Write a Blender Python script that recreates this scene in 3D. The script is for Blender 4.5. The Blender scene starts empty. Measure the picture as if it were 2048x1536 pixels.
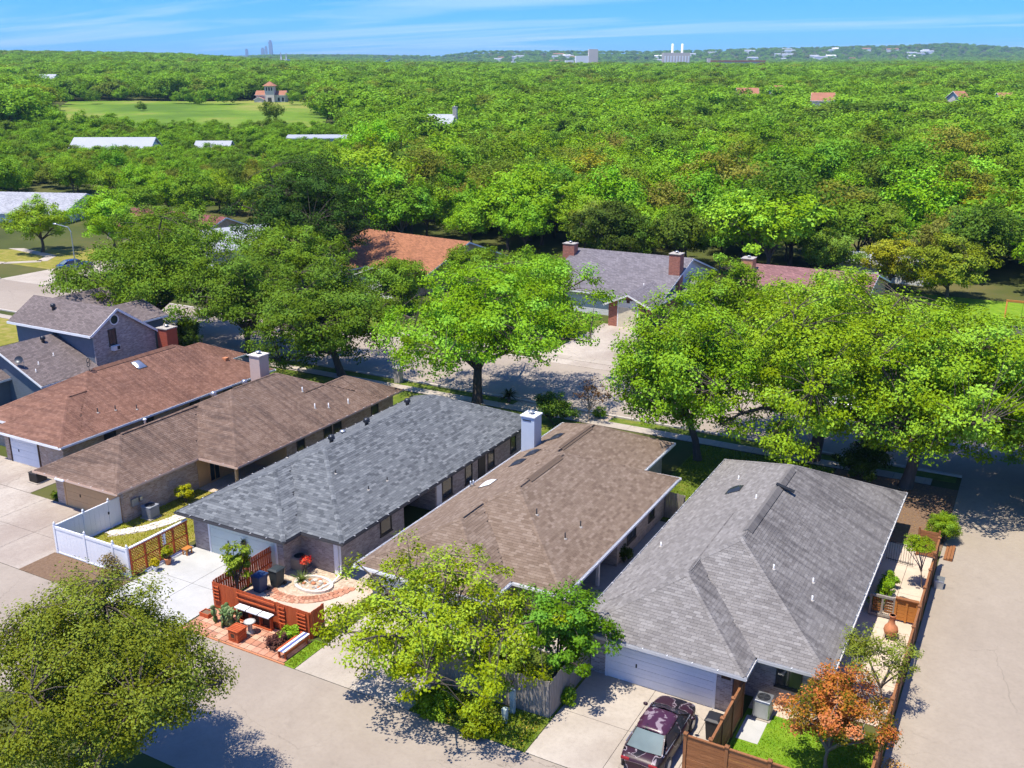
import bpy, math, random
import numpy as np
from mathutils import Vector, Matrix

random.seed(7); rng = np.random.default_rng(11)
sc = bpy.context.scene
COL = sc.collection
R = math.radians

# ------------------------------------------------------------------ camera, sky, sun, exposure
CAMZ = 25.8
PITCH, YAW = 17.585, 28.83
cam_d = bpy.data.cameras.new('camera'); cam = bpy.data.objects.new('camera', cam_d); COL.objects.link(cam)
cam.location = (0, 0, CAMZ); cam.rotation_euler = (R(90 - PITCH), 0, R(YAW))
cam_d.sensor_width = 36; cam_d.lens = 1950 / 2048 * 36; cam_d.clip_start = .5; cam_d.clip_end = 40000
sc.camera = cam

SUN_EL, SHADOW_BEARING = 71.0, 27.0          # a high sun: short shadows towards +Y and a little +X
w = bpy.data.worlds.new('World'); sc.world = w; w.use_nodes = True
nt = w.node_tree; nt.nodes.clear()
wo = nt.nodes.new('ShaderNodeOutputWorld'); bg = nt.nodes.new('ShaderNodeBackground')
sky = nt.nodes.new('ShaderNodeTexSky'); sky.sky_type = 'NISHITA'; sky.sun_disc = False
sky.sun_elevation = R(SUN_EL); sky.sun_rotation = R(SHADOW_BEARING + 180)
sky.altitude = 300; sky.air_density = 1.0; sky.dust_density = 0.0; sky.ozone_density = 5.0
bg.inputs[1].default_value = 0.15
# thin streaked cirrus over the whole sky
tc = nt.nodes.new('ShaderNodeTexCoord'); sep = nt.nodes.new('ShaderNodeSeparateXYZ'); nt.links.new(tc.outputs['Generated'], sep.inputs[0])
zz = nt.nodes.new('ShaderNodeMath'); zz.operation = 'MAXIMUM'; nt.links.new(sep.outputs[2], zz.inputs[0]); zz.inputs[1].default_value = .012
za = nt.nodes.new('ShaderNodeMath'); za.operation = 'ADD'; nt.links.new(zz.outputs[0], za.inputs[0]); za.inputs[1].default_value = .05
dx = nt.nodes.new('ShaderNodeMath'); dx.operation = 'DIVIDE'; nt.links.new(sep.outputs[0], dx.inputs[0]); nt.links.new(za.outputs[0], dx.inputs[1])
dy = nt.nodes.new('ShaderNodeMath'); dy.operation = 'DIVIDE'; nt.links.new(sep.outputs[1], dy.inputs[0]); nt.links.new(za.outputs[0], dy.inputs[1])
cb = nt.nodes.new('ShaderNodeCombineXYZ'); nt.links.new(dx.outputs[0], cb.inputs[0]); nt.links.new(dy.outputs[0], cb.inputs[1])
mp = nt.nodes.new('ShaderNodeMapping'); nt.links.new(cb.outputs[0], mp.inputs[0]); mp.inputs['Rotation'].default_value = (0, 0, R(35)); mp.inputs['Scale'].default_value = (.16, .62, 1); mp.inputs['Location'].default_value = (3.3, 1.2, 0)
nz = nt.nodes.new('ShaderNodeTexNoise'); nz.inputs['Scale'].default_value = 1.0; nz.inputs['Detail'].default_value = 8; nz.inputs['Roughness'].default_value = .58; nz.inputs['Distortion'].default_value = .6
nt.links.new(mp.outputs[0], nz.inputs['Vector'])
cr = nt.nodes.new('ShaderNodeMapRange'); nt.links.new(nz.outputs[0], cr.inputs[0]); cr.inputs[1].default_value = .47; cr.inputs[2].default_value = .74; cr.inputs[3].default_value = 0; cr.inputs[4].default_value = .62
hs = nt.nodes.new('ShaderNodeHueSaturation'); hs.inputs['Saturation'].default_value = 1.06; hs.inputs['Value'].default_value = 1.0
tn = nt.nodes.new('ShaderNodeMix'); tn.data_type = 'RGBA'; tn.blend_type = 'MULTIPLY'; tn.inputs[0].default_value = 1; tn.inputs[7].default_value = (.19, .44, .88, 1); nt.links.new(sky.outputs[0], tn.inputs[6]); nt.links.new(tn.outputs[2], hs.inputs['Color'])
mx = nt.nodes.new('ShaderNodeMix'); mx.data_type = 'RGBA'; nt.links.new(cr.outputs[0], mx.inputs[0]); nt.links.new(hs.outputs[0], mx.inputs[6]); mx.inputs[7].default_value = (4.6, 5.0, 5.5, 1)
nt.links.new(mx.outputs[2], bg.inputs[0]); nt.links.new(bg.outputs[0], wo.inputs[0])

sd = bpy.data.lights.new('sun', 'SUN'); so = bpy.data.objects.new('sun', sd); COL.objects.link(so)
sd.energy = 4.3; sd.angle = R(.53); sd.color = (1, .925, .80)
sv = Vector((math.sin(R(SHADOW_BEARING)) * math.cos(R(SUN_EL)), math.cos(R(SHADOW_BEARING)) * math.cos(R(SUN_EL)), -math.sin(R(SUN_EL))))
so.rotation_euler = sv.to_track_quat('-Z', 'Y').to_euler(); so.location = (0, 0, 60)
sc.view_settings.view_transform = 'Standard'; sc.view_settings.look = 'None'; sc.view_settings.gamma = 1
sc.view_settings.exposure = 0.72; sc.view_settings.use_curve_mapping = False
sc.render.engine = 'CYCLES'
sc.cycles.use_denoising = True
sc.cycles.max_bounces = 5; sc.cycles.diffuse_bounces = 3; sc.cycles.glossy_bounces = 2; sc.cycles.transmission_bounces = 3; sc.cycles.transparent_max_bounces = 4
sc.cycles.caustics_reflective = False; sc.cycles.caustics_refractive = False
sc.cycles.use_light_tree = False

# ------------------------------------------------------------------ helpers
ORG = {}
def org(o): return ORG.get(o.name, Vector((0, 0, 0))) if o else Vector((0, 0, 0))
def link(o, parent=None):
    COL.objects.link(o)
    if parent: o.parent = parent
    return o
def tag(o, label=None, cat=None, group=None, kind=None):
    if label: o['label'] = label
    if cat: o['category'] = cat
    if group: o['group'] = group
    if kind: o['kind'] = kind
    return o
def thing(name, label, cat, loc=(0, 0, 0), group=None, parent=None):
    o = bpy.data.objects.new(name, None); o.empty_display_size = .2; link(o, parent)
    o.location = Vector(loc) - org(parent); ORG[o.name] = Vector(loc)
    return tag(o, label, cat, group)
def group_part(name, parent):
    o = bpy.data.objects.new(name, None); o.empty_display_size = .1; link(o, parent); ORG[o.name] = org(parent)
    return o

class MB:
    def __init__(s): s.v = []; s.f = []
    def add(s, vs, fs):
        b = len(s.v); s.v += [tuple(p) for p in vs]; s.f += [tuple(i + b for i in f) for f in fs]; return s
    def box(s, x0, x1, y0, y1, z0, z1):
        return s.add([(x0,y0,z0),(x1,y0,z0),(x1,y1,z0),(x0,y1,z0),(x0,y0,z1),(x1,y0,z1),(x1,y1,z1),(x0,y1,z1)],
                     [(0,3,2,1),(4,5,6,7),(0,1,5,4),(1,2,6,5),(2,3,7,6),(3,0,4,7)])
    def cbox(s, cx, cy, cz, sx, sy, sz, rz=0):
        c, n = math.cos(rz), math.sin(rz); vs = []
        for z in (-.5, .5):
            for x, y in ((-.5,-.5),(.5,-.5),(.5,.5),(-.5,.5)):
                vs.append((cx + x*sx*c - y*sy*n, cy + x*sx*n + y*sy*c, cz + z*sz))
        return s.add(vs, [(0,3,2,1),(4,5,6,7),(0,1,5,4),(1,2,6,5),(2,3,7,6),(3,0,4,7)])
    def bar(s, p, q, w, h, up=(0, 0, 1)):
        p, q = Vector(p), Vector(q); d = (q - p).normalized(); upv = Vector(up)
        if abs(d.dot(upv)) > .98: upv = Vector((1, 0, 0))
        a = d.cross(upv).normalized() * w / 2; b = a.cross(d).normalized() * h / 2
        vs = [p - a - b, p + a - b, p + a + b, p - a + b, q - a - b, q + a - b, q + a + b, q - a + b]
        return s.add(vs, [(0,1,2,3),(4,7,6,5),(0,4,5,1),(1,5,6,2),(2,6,7,3),(3,7,4,0)])
    def tube(s, pts, rad, n=6, cap=True):
        pts = [Vector(p) for p in pts]; vs = []; fs = []
        for i, p in enumerate(pts):
            d = (pts[min(i+1, len(pts)-1)] - pts[max(i-1, 0)]).normalized()
            u = Vector((0, 0, 1)) if abs(d.z) < .9 else Vector((1, 0, 0))
            a = d.cross(u).normalized(); b = d.cross(a).normalized(); r = rad[i] if hasattr(rad, '__len__') else rad
            for k in range(n):
                t = 2 * math.pi * k / n; vs.append(p + a * (r * math.cos(t)) + b * (r * math.sin(t)))
        for i in range(len(pts) - 1):
            for k in range(n): fs.append((i*n + k, i*n + (k+1) % n, (i+1)*n + (k+1) % n, (i+1)*n + k))
        if cap: fs.append(tuple(range(n))[::-1]); fs.append(tuple((len(pts)-1)*n + k for k in range(n)))
        return s.add(vs, fs)
    def lathe(s, prof, c=(0, 0, 0), n=16, sx=1, sy=1):
        vs = []; fs = []
        for r, z in prof:
            for k in range(n):
                t = 2 * math.pi * k / n; vs.append((c[0] + r*sx*math.cos(t), c[1] + r*sy*math.sin(t), c[2] + z))
        for i in range(len(prof) - 1):
            for k in range(n): fs.append((i*n + k, i*n + (k+1) % n, (i+1)*n + (k+1) % n, (i+1)*n + k))
        fs.append(tuple(range(n))[::-1]); fs.append(tuple((len(prof)-1)*n + k for k in range(n)))
        return s.add(vs, fs)
    def prism(s, poly, z0, z1):
        n = len(poly)
        return s.add([(x, y, z0) for x, y in poly] + [(x, y, z1) for x, y in poly],
                     [tuple(range(n))[::-1], tuple(range(n, 2*n))] + [(i, (i+1) % n, n + (i+1) % n, n + i) for i in range(n)])
    def poly3(s, pts): return s.add(pts, [tuple(range(len(pts)))])
    def build(s, name, mat, parent=None, smooth=False, bevel=0):
        me = bpy.data.meshes.new(name); o0 = org(parent)
        me.from_pydata([(x - o0.x, y - o0.y, z - o0.z) for x, y, z in s.v], [], s.f)
        if mat: me.materials.append(mat)
        if smooth: me.polygons.foreach_set('use_smooth', [True] * len(me.polygons))
        o = bpy.data.objects.new(name, me); link(o, parent); ORG[o.name] = o0
        if bevel:
            m = o.modifiers.new('b', 'BEVEL'); m.width = bevel; m.segments = 2; m.limit_method = 'ANGLE'
        return o
def BX(name, mat, parent, *b, bevel=0): return MB().box(*b).build(name, mat, parent, bevel=bevel)

def mesh_np(name, V, F4, mat, tone=None):
    me = bpy.data.meshes.new(name); n, m = len(V), len(F4); k = F4.shape[1]
    me.vertices.add(n); me.vertices.foreach_set('co', np.ascontiguousarray(V, dtype=np.float32).ravel())
    me.loops.add(m * k); me.loops.foreach_set('vertex_index', np.ascontiguousarray(F4, dtype=np.int32).ravel())
    me.polygons.add(m); me.polygons.foreach_set('loop_start', np.arange(0, m*k, k, dtype=np.int32))
    me.update(calc_edges=True)
    if tone is not None:
        a = me.attributes.new('tone', 'FLOAT', 'FACE'); a.data.foreach_set('value', np.ascontiguousarray(tone, dtype=np.float32))
    if mat: me.materials.append(mat)
    return me

# ------------------------------------------------------------------ materials
class NT:
    def __init__(s, name):
        s.m = bpy.data.materials.new(name); s.m.use_nodes = True; s.t = s.m.node_tree; s.t.nodes.clear()
        s.out = s.t.nodes.new('ShaderNodeOutputMaterial'); s.b = s.t.nodes.new('ShaderNodeBsdfPrincipled')
        s.t.links.new(s.b.outputs[0], s.out.inputs[0])
    def n(s, typ, ins=None, **pr):
        nd = s.t.nodes.new('ShaderNode' + typ)
        for k, v in pr.items(): setattr(nd, k, v)
        for k, v in (ins or {}).items(): s.set(nd, k, v)
        return nd
    def set(s, nd, k, v):
        i = nd.inputs[k]
        if isinstance(v, bpy.types.NodeSocket): s.t.links.new(v, i)
        else:
            if isinstance(v, tuple) and len(v) == 3 and i.type == 'RGBA': v = v + (1,)
            i.default_value = v
    def math(s, op, a, b=0., c=None):
        nd = s.n('Math', {0: a, 1: b}, operation=op)
        if c is not None: s.set(nd, 2, c)
        return nd.outputs[0]
    def mix(s, f, a, b, bt='MIX'):
        return s.n('Mix', {0: f, 6: a, 7: b}, data_type='RGBA', blend_type=bt).outputs[2]
    def pos(s): return s.n('NewGeometry').outputs['Position']
    def map(s, v, scale=(1, 1, 1), rot=(0, 0, 0), loc=(0, 0, 0)):
        return s.n('Mapping', {0: v, 1: loc, 2: rot, 3: scale}).outputs[0]
    def noise(s, v, scale, det=4, rough=.55, dist=0):
        return s.n('TexNoise', {'Vector': v, 'Scale': scale, 'Detail': det, 'Roughness': rough, 'Distortion': dist}).outputs[0]
    def rng(s, v, a, b, c=0., d=1.): return s.n('MapRange', {0: v, 1: a, 2: b, 3: c, 4: d}).outputs[0]
    def ramp(s, v, stops):
        nd = s.n('ValToRGB', {0: v}); el = nd.color_ramp.elements
        while len(el) < len(stops): el.new(.5)
        for e, (p, c) in zip(el, stops): e.position = p; e.color = c + (1,) if len(c) == 3 else c
        return nd.outputs[0]
    def bump(s, h, st=.3, d=.02): s.set(s.b, 'Normal', s.n('Bump', {'Height': h, 'Strength': st, 'Distance': d}).outputs[0])
    def fin(s, col, rough=.8, spec=.3, metal=0.):
        s.set(s.b, 'Base Color', col); s.set(s.b, 'Roughness', rough); s.set(s.b, 'Specular IOR Level', spec); s.set(s.b, 'Metallic', metal)
        return s.m

def m_plain(name, c, rough=.6, var=.12, scale=3., spec=.3, metal=0., bump=0):
    k = NT(name); p = k.pos(); n = k.noise(p, scale, 5, .6); n2 = k.noise(p, scale * 9, 3)
    f = k.math('ADD', k.math('MULTIPLY', n, .7), k.math('MULTIPLY', n2, .3))
    col = k.mix(k.rng(f, .3, .7), tuple(x * (1 - var) for x in c), tuple(min(1, x * (1 + var)) for x in c))
    if bump: k.bump(n2, bump)
    return k.fin(col, rough, spec, metal)
def m_wood(name, c1, c2, rough=.75, axis='z'):
    k = NT(name); oi = k.n('ObjectInfo'); p = k.n('TexCoord').outputs['Object']
    sc_ = {'z': (14, 14, 1.2), 'h': (1.2, 1.2, 16)}[axis]
    off = k.n('CombineXYZ', {0: k.math('MULTIPLY', oi.outputs['Random'], 37.), 2: k.math('MULTIPLY', oi.outputs['Random'], 11.)}).outputs[0]
    v = k.n('VectorMath', {0: p, 1: off}, operation='ADD').outputs[0]
    n = k.noise(k.map(v, sc_), 1.6, 5, .65, .4)
    col = k.mix(k.rng(n, .3, .72), c1, c2)
    col = k.mix(k.math('MULTIPLY', oi.outputs['Random'], .45), col, c1)
    k.bump(n, .3, .01)
    return k.fin(col, rough, .25)
def m_conc(name, c1, c2, stain=.35, scale=.35, rough=.9, crack=True, stretch=(1, 1, 1)):
    k = NT(name); p = k.pos()
    a = k.noise(k.map(p, stretch), scale, 6, .6, .3); b = k.noise(p, 5.5, 4, .6); c = k.noise(p, 60, 2)
    col = k.mix(k.rng(a, .35, .65), c1, c2)
    col = k.mix(k.math('MULTIPLY', k.rng(b, .45, .75), stain), col, tuple(x * .62 for x in c1))
    col = k.mix(k.math('MULTIPLY', k.rng(c, .35, .7), .22), col, tuple(min(1, x * 1.3) for x in c2))
    if crack:
        vo = k.n('TexVoronoi', {'Vector': k.n('VectorMath', {0: p, 1: k.n('TexNoise', {'Vector': p, 'Scale': .9, 'Detail': 6, 'Roughness': .7}).outputs['Color']}, operation='ADD').outputs[0], 'Scale': .13}, feature='DISTANCE_TO_EDGE')
        cr_ = k.math('MULTIPLY', k.math('LESS_THAN', vo.outputs[0], .0021), k.rng(k.noise(p, .11, 2), .44, .56))
        col = k.mix(k.math('MULTIPLY', cr_, .45), col, tuple(x * .35 for x in c1))
    mid = k.noise(k.map(p, (1, 1, 1), (0, 0, .3)), 1.4, 5, .65, .4)
    col = k.mix(k.math('MULTIPLY', k.rng(mid, .35, .7), .2), col, tuple(x * .7 for x in c1))
    oil = k.noise(k.map(p, (1, 1, 1), (0, 0, .6)), .55, 5, .62, 1.2)
    col = k.mix(k.math('MULTIPLY', k.rng(oil, .6, .74), stain*1.1), col, tuple(x * .45 for x in c1))
    k.bump(c, .12, .005)
    return k.fin(col, rough, .2)
def m_shingle(name, stops, streak=.3, streak_col=(.02, .018, .02), across=None):
    # tone: one value for each shingle; dark algae stains run down the slope
    k = NT(name); p = k.pos(); at = k.n('Attribute', attribute_name='tone').outputs['Fac']
    g = k.noise(p, 45, 3, .7); col = k.ramp(at, stops)
    col = k.n('HueSaturation', {'Value': k.rng(g, .3, .7, .78, 1.28), 'Color': col}).outputs[0]
    s1 = k.noise(k.map(p, (.28, 3.2, .28)), 1.0, 4, .6); s2 = k.noise(p, .28, 4, .6)
    f = k.math('MULTIPLY', k.rng(k.math('ADD', k.math('MULTIPLY', s1, .6), k.math('MULTIPLY', s2, .4)), .45, .62), streak)
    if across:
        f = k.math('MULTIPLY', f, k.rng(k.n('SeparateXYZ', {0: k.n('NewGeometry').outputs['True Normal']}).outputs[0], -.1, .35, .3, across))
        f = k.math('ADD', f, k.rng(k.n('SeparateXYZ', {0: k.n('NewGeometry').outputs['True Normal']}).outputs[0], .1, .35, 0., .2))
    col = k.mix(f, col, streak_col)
    k.bump(g, .25, .004)
    return k.fin(col, .92, .15)
def m_roof_far(name, c, var=.25):
    k = NT(name); oc = k.n('TexCoord').outputs['Object']; sp = k.n('SeparateXYZ', {0: oc})
    v = k.n('CombineXYZ', {0: k.math('ADD', sp.outputs[0], sp.outputs[1]), 1: k.math('MULTIPLY', sp.outputs[2], 2.2)}).outputs[0]
    br = k.n('TexBrick', {'Vector': v, 'Scale': 1.0, 'Color1': tuple(x*(1-var) for x in c), 'Color2': tuple(min(1, x*(1+var)) for x in c), 'Mortar': tuple(x*.6 for x in c), 'Mortar Size': .012, 'Brick Width': .33, 'Row Height': .17})
    n = k.noise(oc, .5, 5); col = k.mix(k.math('MULTIPLY', k.rng(n, .4, .7), .3), br.outputs[0], tuple(x * .55 for x in c))
    return k.fin(col, .9, .15)
def m_brick(name, c1, c2, mort, c3=None):
    k = NT(name); oc = k.n('TexCoord').outputs['Object']; sp = k.n('SeparateXYZ', {0: oc})
    v = k.n('CombineXYZ', {0: k.math('ADD', sp.outputs[0], sp.outputs[1]), 1: sp.outputs[2]}).outputs[0]
    br = k.n('TexBrick', {'Vector': v, 'Scale': 1.0, 'Color1': c1, 'Color2': c2, 'Mortar': mort, 'Mortar Size': .011, 'Brick Width': .24, 'Row Height': .082, 'Bias': -.1})
    n = k.noise(oc, 2.2, 5, .7); n2 = k.n('TexWhiteNoise', {'Vector': k.n('VectorMath', {0: v, 1: (.24, .082, 1)}, operation='SNAP').outputs[0]}).outputs[0]
    col = k.mix(k.math('MULTIPLY', k.rng(n2, .55, .9), .6), br.outputs[0], c3 or tuple(min(1, x*1.5) for x in c2))
    col = k.mix(k.math('MULTIPLY', k.rng(n, .45, .75), .35), col, tuple(x*.5 for x in c1))
    k.bump(k.math('SUBTRACT', 1, br.outputs[1]), .5, .01)
    return k.fin(col, .9, .2)
def m_siding(name, c, pitch=.16, rough=.6):
    k = NT(name); p = k.pos(); sp = k.n('SeparateXYZ', {0: p})
    fr = k.math('FRACT', k.math('DIVIDE', sp.outputs[2], pitch)); n = k.noise(p, 2.5, 4)
    col = k.mix(k.rng(n, .3, .7), tuple(x * .88 for x in c), c)
    k.bump(fr, .5, .02)
    return k.fin(col, rough, .3)
def m_leaf(name, col=None, ramp=None, trans=.22, toneramp=None):
    # col None: the object's own colour (each plant has its own)
    k = NT(name); at = k.n('Attribute', attribute_name='tone').outputs['Fac']; oi = k.n('ObjectInfo')
    base = oi.outputs['Color'] if (col is None and ramp is None) else (k.ramp(k.math('ADD', k.math('MULTIPLY', oi.outputs['Random'], .6), k.rng(k.noise(oi.outputs['Location'], .012, 2), .3, .7, 0., .4)), ramp) if ramp else None)
    if toneramp: base = k.ramp(at, toneramp)
    if base is None:
        base = k.n('RGB').outputs[0]; base.default_value = col + (1,)
    if not toneramp: base = k.mix(1., base, (1.24, 1.2, .42), 'MULTIPLY')
    hsv = k.n('HueSaturation', {'Hue': k.rng(at, 0, 1, .486, .514), 'Saturation': k.rng(at, 0, 1, 1.06, .92), 'Value': k.rng(at, 0, 1, .56, 1.42), 'Color': base}).outputs[0]
    k.fin(hsv, .65, .1)
    tr = k.n('BsdfTranslucent', {'Color': k.mix(.5, hsv, k.mix(1., hsv, (1.5, 1.35, .35), 'MULTIPLY'))})
    mixs = k.n('MixShader', {0: trans, 1: k.b.outputs[0], 2: tr.outputs[0]})
    k.t.links.new(mixs.outputs[0], k.out.inputs[0])
    return k.m
def m_glass(name, c=(.02, .025, .03), rough=.08):
    k = NT(name); p = k.pos(); n = k.noise(p, 1.2, 2)
    return k.fin(k.mix(n, c, tuple(x * 2.2 for x in c)), rough, .6)

M = {}
M['foliage'] = m_leaf('foliage')
M['autumn'] = m_leaf('autumn_leaf', toneramp=[(0, (.14, .18, .02)), (.24, (.30, .22, .022)), (.42, (.46, .19, .02)), (.62, (.48, .135, .018)), (.82, (.42, .09, .022)), (1, (.42, .12, .03))])
M['bark'] = NT('bark'); _k = M['bark']; _p = _k.pos(); _n = _k.noise(_k.map(_p, (6, 6, 1.2)), 1.5, 5, .65); _k.bump(_n, .6, .03); M['bark'] = _k.fin(_k.mix(_n, (.045, .035, .028), (.16, .13, .105)), .9, .15)
M['bark_pale'] = m_plain('bark_pale', (.30, .25, .2), .9, .3, 6)
M['concrete'] = m_conc('concrete', (.36, .31, .255), (.47, .42, .355), .3, .3)
M['concrete_old'] = m_conc('concrete_old', (.29, .235, .195), (.48, .43, .365), .4, .22, stretch=(1, .35, 1))
M['concrete_white'] = m_conc('concrete_white', (.40, .40, .38), (.48, .48, .46), .12, .5, crack=False)
M['path_tan'] = m_conc('path_tan', (.48, .39, .30), (.58, .49, .39), .15, .5, crack=False)
M['asphalt'] = m_conc('asphalt', (.285, .238, .192), (.36, .31, .255), .22, .18)
M['asphalt_lane'] = m_conc('asphalt_lane', (.29, .243, .188), (.365, .312, .248), .25, .16, stretch=(1, .3, 1))
M['street'] = m_conc('street', (.30, .252, .205), (.37, .318, .262), .18, .12, stretch=(.25, 1, 1))
M['kerb'] = m_conc('kerb', (.42, .38, .33), (.56, .51, .45), .35, .6, crack=False)
M['joint'] = m_plain('joint', (.10, .085, .07), .95)
M['white'] = m_plain('white_paint', (.78, .79, .80), .5, .05, 2)
M['white_vinyl'] = m_plain('white_vinyl', (.80, .81, .83), .35, .03, 2, .45)
M['gutter_grey'] = m_plain('gutter_grey', (.52, .52, .52), .5, .1)
M['gutter_dark'] = m_plain('gutter_dark', (.07, .07, .075), .5, .1)
M['trim_tan'] = m_plain('trim_tan', (.62, .44, .33), .6, .08)
M['tan_paint'] = m_plain('tan_paint', (.62, .38, .18), .65, .07)
M['glass'] = m_glass('window_glass')
M['frame_dark'] = m_plain('frame_dark', (.05, .045, .04), .5)
M['black'] = m_plain('black_plastic', (.022, .023, .026), .5, .2)
M['dark_metal'] = m_plain('dark_metal', (.06, .065, .075), .4, .2, 3, .5, .6)
M['galv'] = m_plain('galvanised', (.5, .52, .54), .4, .1, 4, .5, .8)
M['red_wood'] = m_wood('red_stained_wood', (.36, .065, .02), (.52, .12, .035))
M['red_wood_h'] = m_wood('red_stained_wood_h', (.38, .07, .022), (.55, .13, .04), axis='h')
M['cedar_h'] = m_wood('cedar_boards', (.22, .085, .03), (.43, .19, .075), axis='h')
M['cedar'] = m_wood('cedar_posts', (.20, .08, .03), (.38, .17, .07))
M['cedar_orange'] = m_wood('cedar_orange', (.40, .15, .03), (.56, .24, .06), axis='h')
M['grey_wood'] = m_wood('weathered_grey_wood', (.20, .175, .15), (.40, .36, .31))
M['dark_wood'] = m_wood('dark_wood', (.05, .025, .015), (.11, .055, .03))
M['terracotta'] = m_plain('terracotta', (.52, .21, .10), .8, .25, 5)
M['stone_white'] = m_plain('pale_stone', (.68, .62, .55), .9, .2, 4, bump=.4)
M['stone'] = m_plain('grey_stone', (.4, .37, .33), .9, .3, 5, bump=.4)
M['grass'] = None
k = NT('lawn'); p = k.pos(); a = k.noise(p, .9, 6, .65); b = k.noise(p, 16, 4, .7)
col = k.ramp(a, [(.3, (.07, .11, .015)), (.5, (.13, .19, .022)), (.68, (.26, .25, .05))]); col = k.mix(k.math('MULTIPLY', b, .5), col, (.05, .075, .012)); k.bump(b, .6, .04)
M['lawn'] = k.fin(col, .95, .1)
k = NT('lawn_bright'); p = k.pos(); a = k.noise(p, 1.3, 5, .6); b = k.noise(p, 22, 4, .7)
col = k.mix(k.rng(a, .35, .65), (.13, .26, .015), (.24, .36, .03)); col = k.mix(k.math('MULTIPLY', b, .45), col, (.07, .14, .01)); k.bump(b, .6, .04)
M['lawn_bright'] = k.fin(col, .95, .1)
k = NT('dry_lawn'); p = k.pos(); a = k.noise(p, 1.1, 5, .6); b = k.noise(p, 20, 4, .7)
col = k.ramp(a, [(.3, (.14, .17, .025)), (.5, (.24, .23, .045)), (.7, (.34, .27, .11))]); col = k.mix(k.math('MULTIPLY', b, .35), col, (.2, .17, .02))
M['dry_lawn'] = k.fin(col, .95, .1)
k = NT('ground_earth'); p = k.pos(); a = k.noise(p, .05, 6, .6); b = k.noise(p, 1.3, 5, .7)
col = k.ramp(a, [(.32, (.035, .055, .012)), (.5, (.07, .095, .018)), (.68, (.13, .12, .04))]); col = k.mix(k.math('MULTIPLY', b, .4), col, (.10, .08, .045))
M['earth'] = k.fin(col, .95, .1)
k = NT('mulch'); p = k.pos(); a = k.noise(p, 7, 6, .7); col = k.mix(a, (.06, .035, .022), (.30, .2, .13)); k.bump(a, .7, .05); M['mulch'] = k.fin(col, .95, .1)
k = NT('gravel_bed'); p = k.pos(); v = k.n('TexVoronoi', {'Vector': p, 'Scale': 9.}); col = k.mix(k.rng(v.outputs['Color'], 0, 1), (.35, .26, .18), (.62, .52, .4)); k.bump(v.outputs[0], .6, .04); M['gravel'] = k.fin(col, .9, .2)
k = NT('meadow_grass'); p = k.pos(); a = k.noise(p, .018, 6, .6); b = k.noise(p, .25, 5, .7)
col = k.ramp(a, [(.38, (.09, .17, .018)), (.5, (.145, .245, .022)), (.63, (.26, .27, .06))]); col = k.mix(k.math('MULTIPLY', k.rng(b, .45, .7), .5), col, (.085, .13, .02)); M['meadow'] = k.fin(col, .95, .1)
# ------------------------------------------------------------------ terrain
FH = np.array([-math.sin(R(YAW)), math.cos(R(YAW))]); RT = np.array([math.cos(R(YAW)), math.sin(R(YAW))])
TA = [-200, 350, 560, 760, 880, 960, 1300, 1500, 1800, 1890, 2048, 2400]
TD = [150, 230, 320, 500, 800, 1300, 1800, 2600, 3400, 4500, 7000, 11000, 15000]
TZ = [[0, 3, 9, 13, 22, 40, 57, 60, 70, 85, 110, 180, 200],
      [0, 3, 9, 13, 22, 38, 50, 55, 65, 85, 120, 200, 230],
      [0, 3, 9, 13, 20, 31, 36, 50, 70, 95, 150, 236, 240],
      [0, 3, 8, 12, 19, 28, 33, 46, 64, 90, 150, 240, 250],
      [0, 3, 8, 12, 18, 28, 33, 42, 55, 88, 120, 180, 190],
      [0, 2, 6, 11, 18, 28, 32, 40, 55, 112, 110, 110, 110],
      [0, 2, 6, 11, 18, 27, 32, 40, 58, 120, 110, 110, 110],
      [0, 2, 6, 11, 18, 27, 33, 42, 60, 132, 125, 120, 120],
      [0, 2, 6, 11, 18, 28, 36, 46, 64, 138, 130, 120, 120],
      [0, 2, 6, 11, 18, 28, 36, 46, 64, 147, 130, 120, 120],
      [0, 2, 6, 11, 18, 28, 36, 46, 64, 128, 120, 120, 120],
      [0, 2, 6, 11, 18, 28, 36, 46, 64, 125, 120, 120, 120]]
TZ = np.array(TZ, float)
def terrain(x, y):
    x = np.asarray(x, float); y = np.asarray(y, float)
    d = x * FH[0] + y * FH[1]; lat = x * RT[0] + y * RT[1]
    a = 1024 + 2046 * lat / np.maximum(d, 60)
    ai = np.clip(np.interp(a, TA, range(len(TA))), 0, len(TA) - 1.001); di = np.clip(np.interp(d, TD, range(len(TD))), 0, len(TD) - 1.001)
    i = ai.astype(int); j = di.astype(int); u = ai - i; v = di - j
    v2 = v
    z = (TZ[i, j]*(1-u)*(1-v2) + TZ[i+1, j]*u*(1-v2) + TZ[i, j+1]*(1-u)*v2 + TZ[i+1, j+1]*u*v2)
    bumpz = np.sin(x*.0021 + 1.3) * np.cos(y*.0017) + .6*np.sin(x*.0057 - y*.0043)
    return z + bumpz * np.clip((d - 900) / 3500, 0, 1) * 6 * np.clip(d / 4500, 0, 1)
def AD(a, d):
    lat = (a - 1024) / 2046 * d
    return FH[0]*d + RT[0]*lat, FH[1]*d + RT[1]*lat
rows = [-120, -40, 0, 40, 80, 115, 150, 170, 190, 210, 230, 260, 290, 320, 360, 400, 450, 500, 570, 650, 720, 800, 950, 1100, 1300, 1550, 1800, 2200, 2600, 3000, 3400, 3700, 4000, 4250, 4500, 5000, 5800, 7000, 8500, 10000, 11000, 13000, 15000]
NT_ = 97; gv = []; gf = []
for d in rows:
    for t in np.linspace(-1.15, 1.15, NT_):
        lat = t * max(d, 190); x = FH[0]*d + RT[0]*lat; y = FH[1]*d + RT[1]*lat
        gv.append((x, y, float(terrain(x, y)) if d > 140 else 0.))
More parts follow.
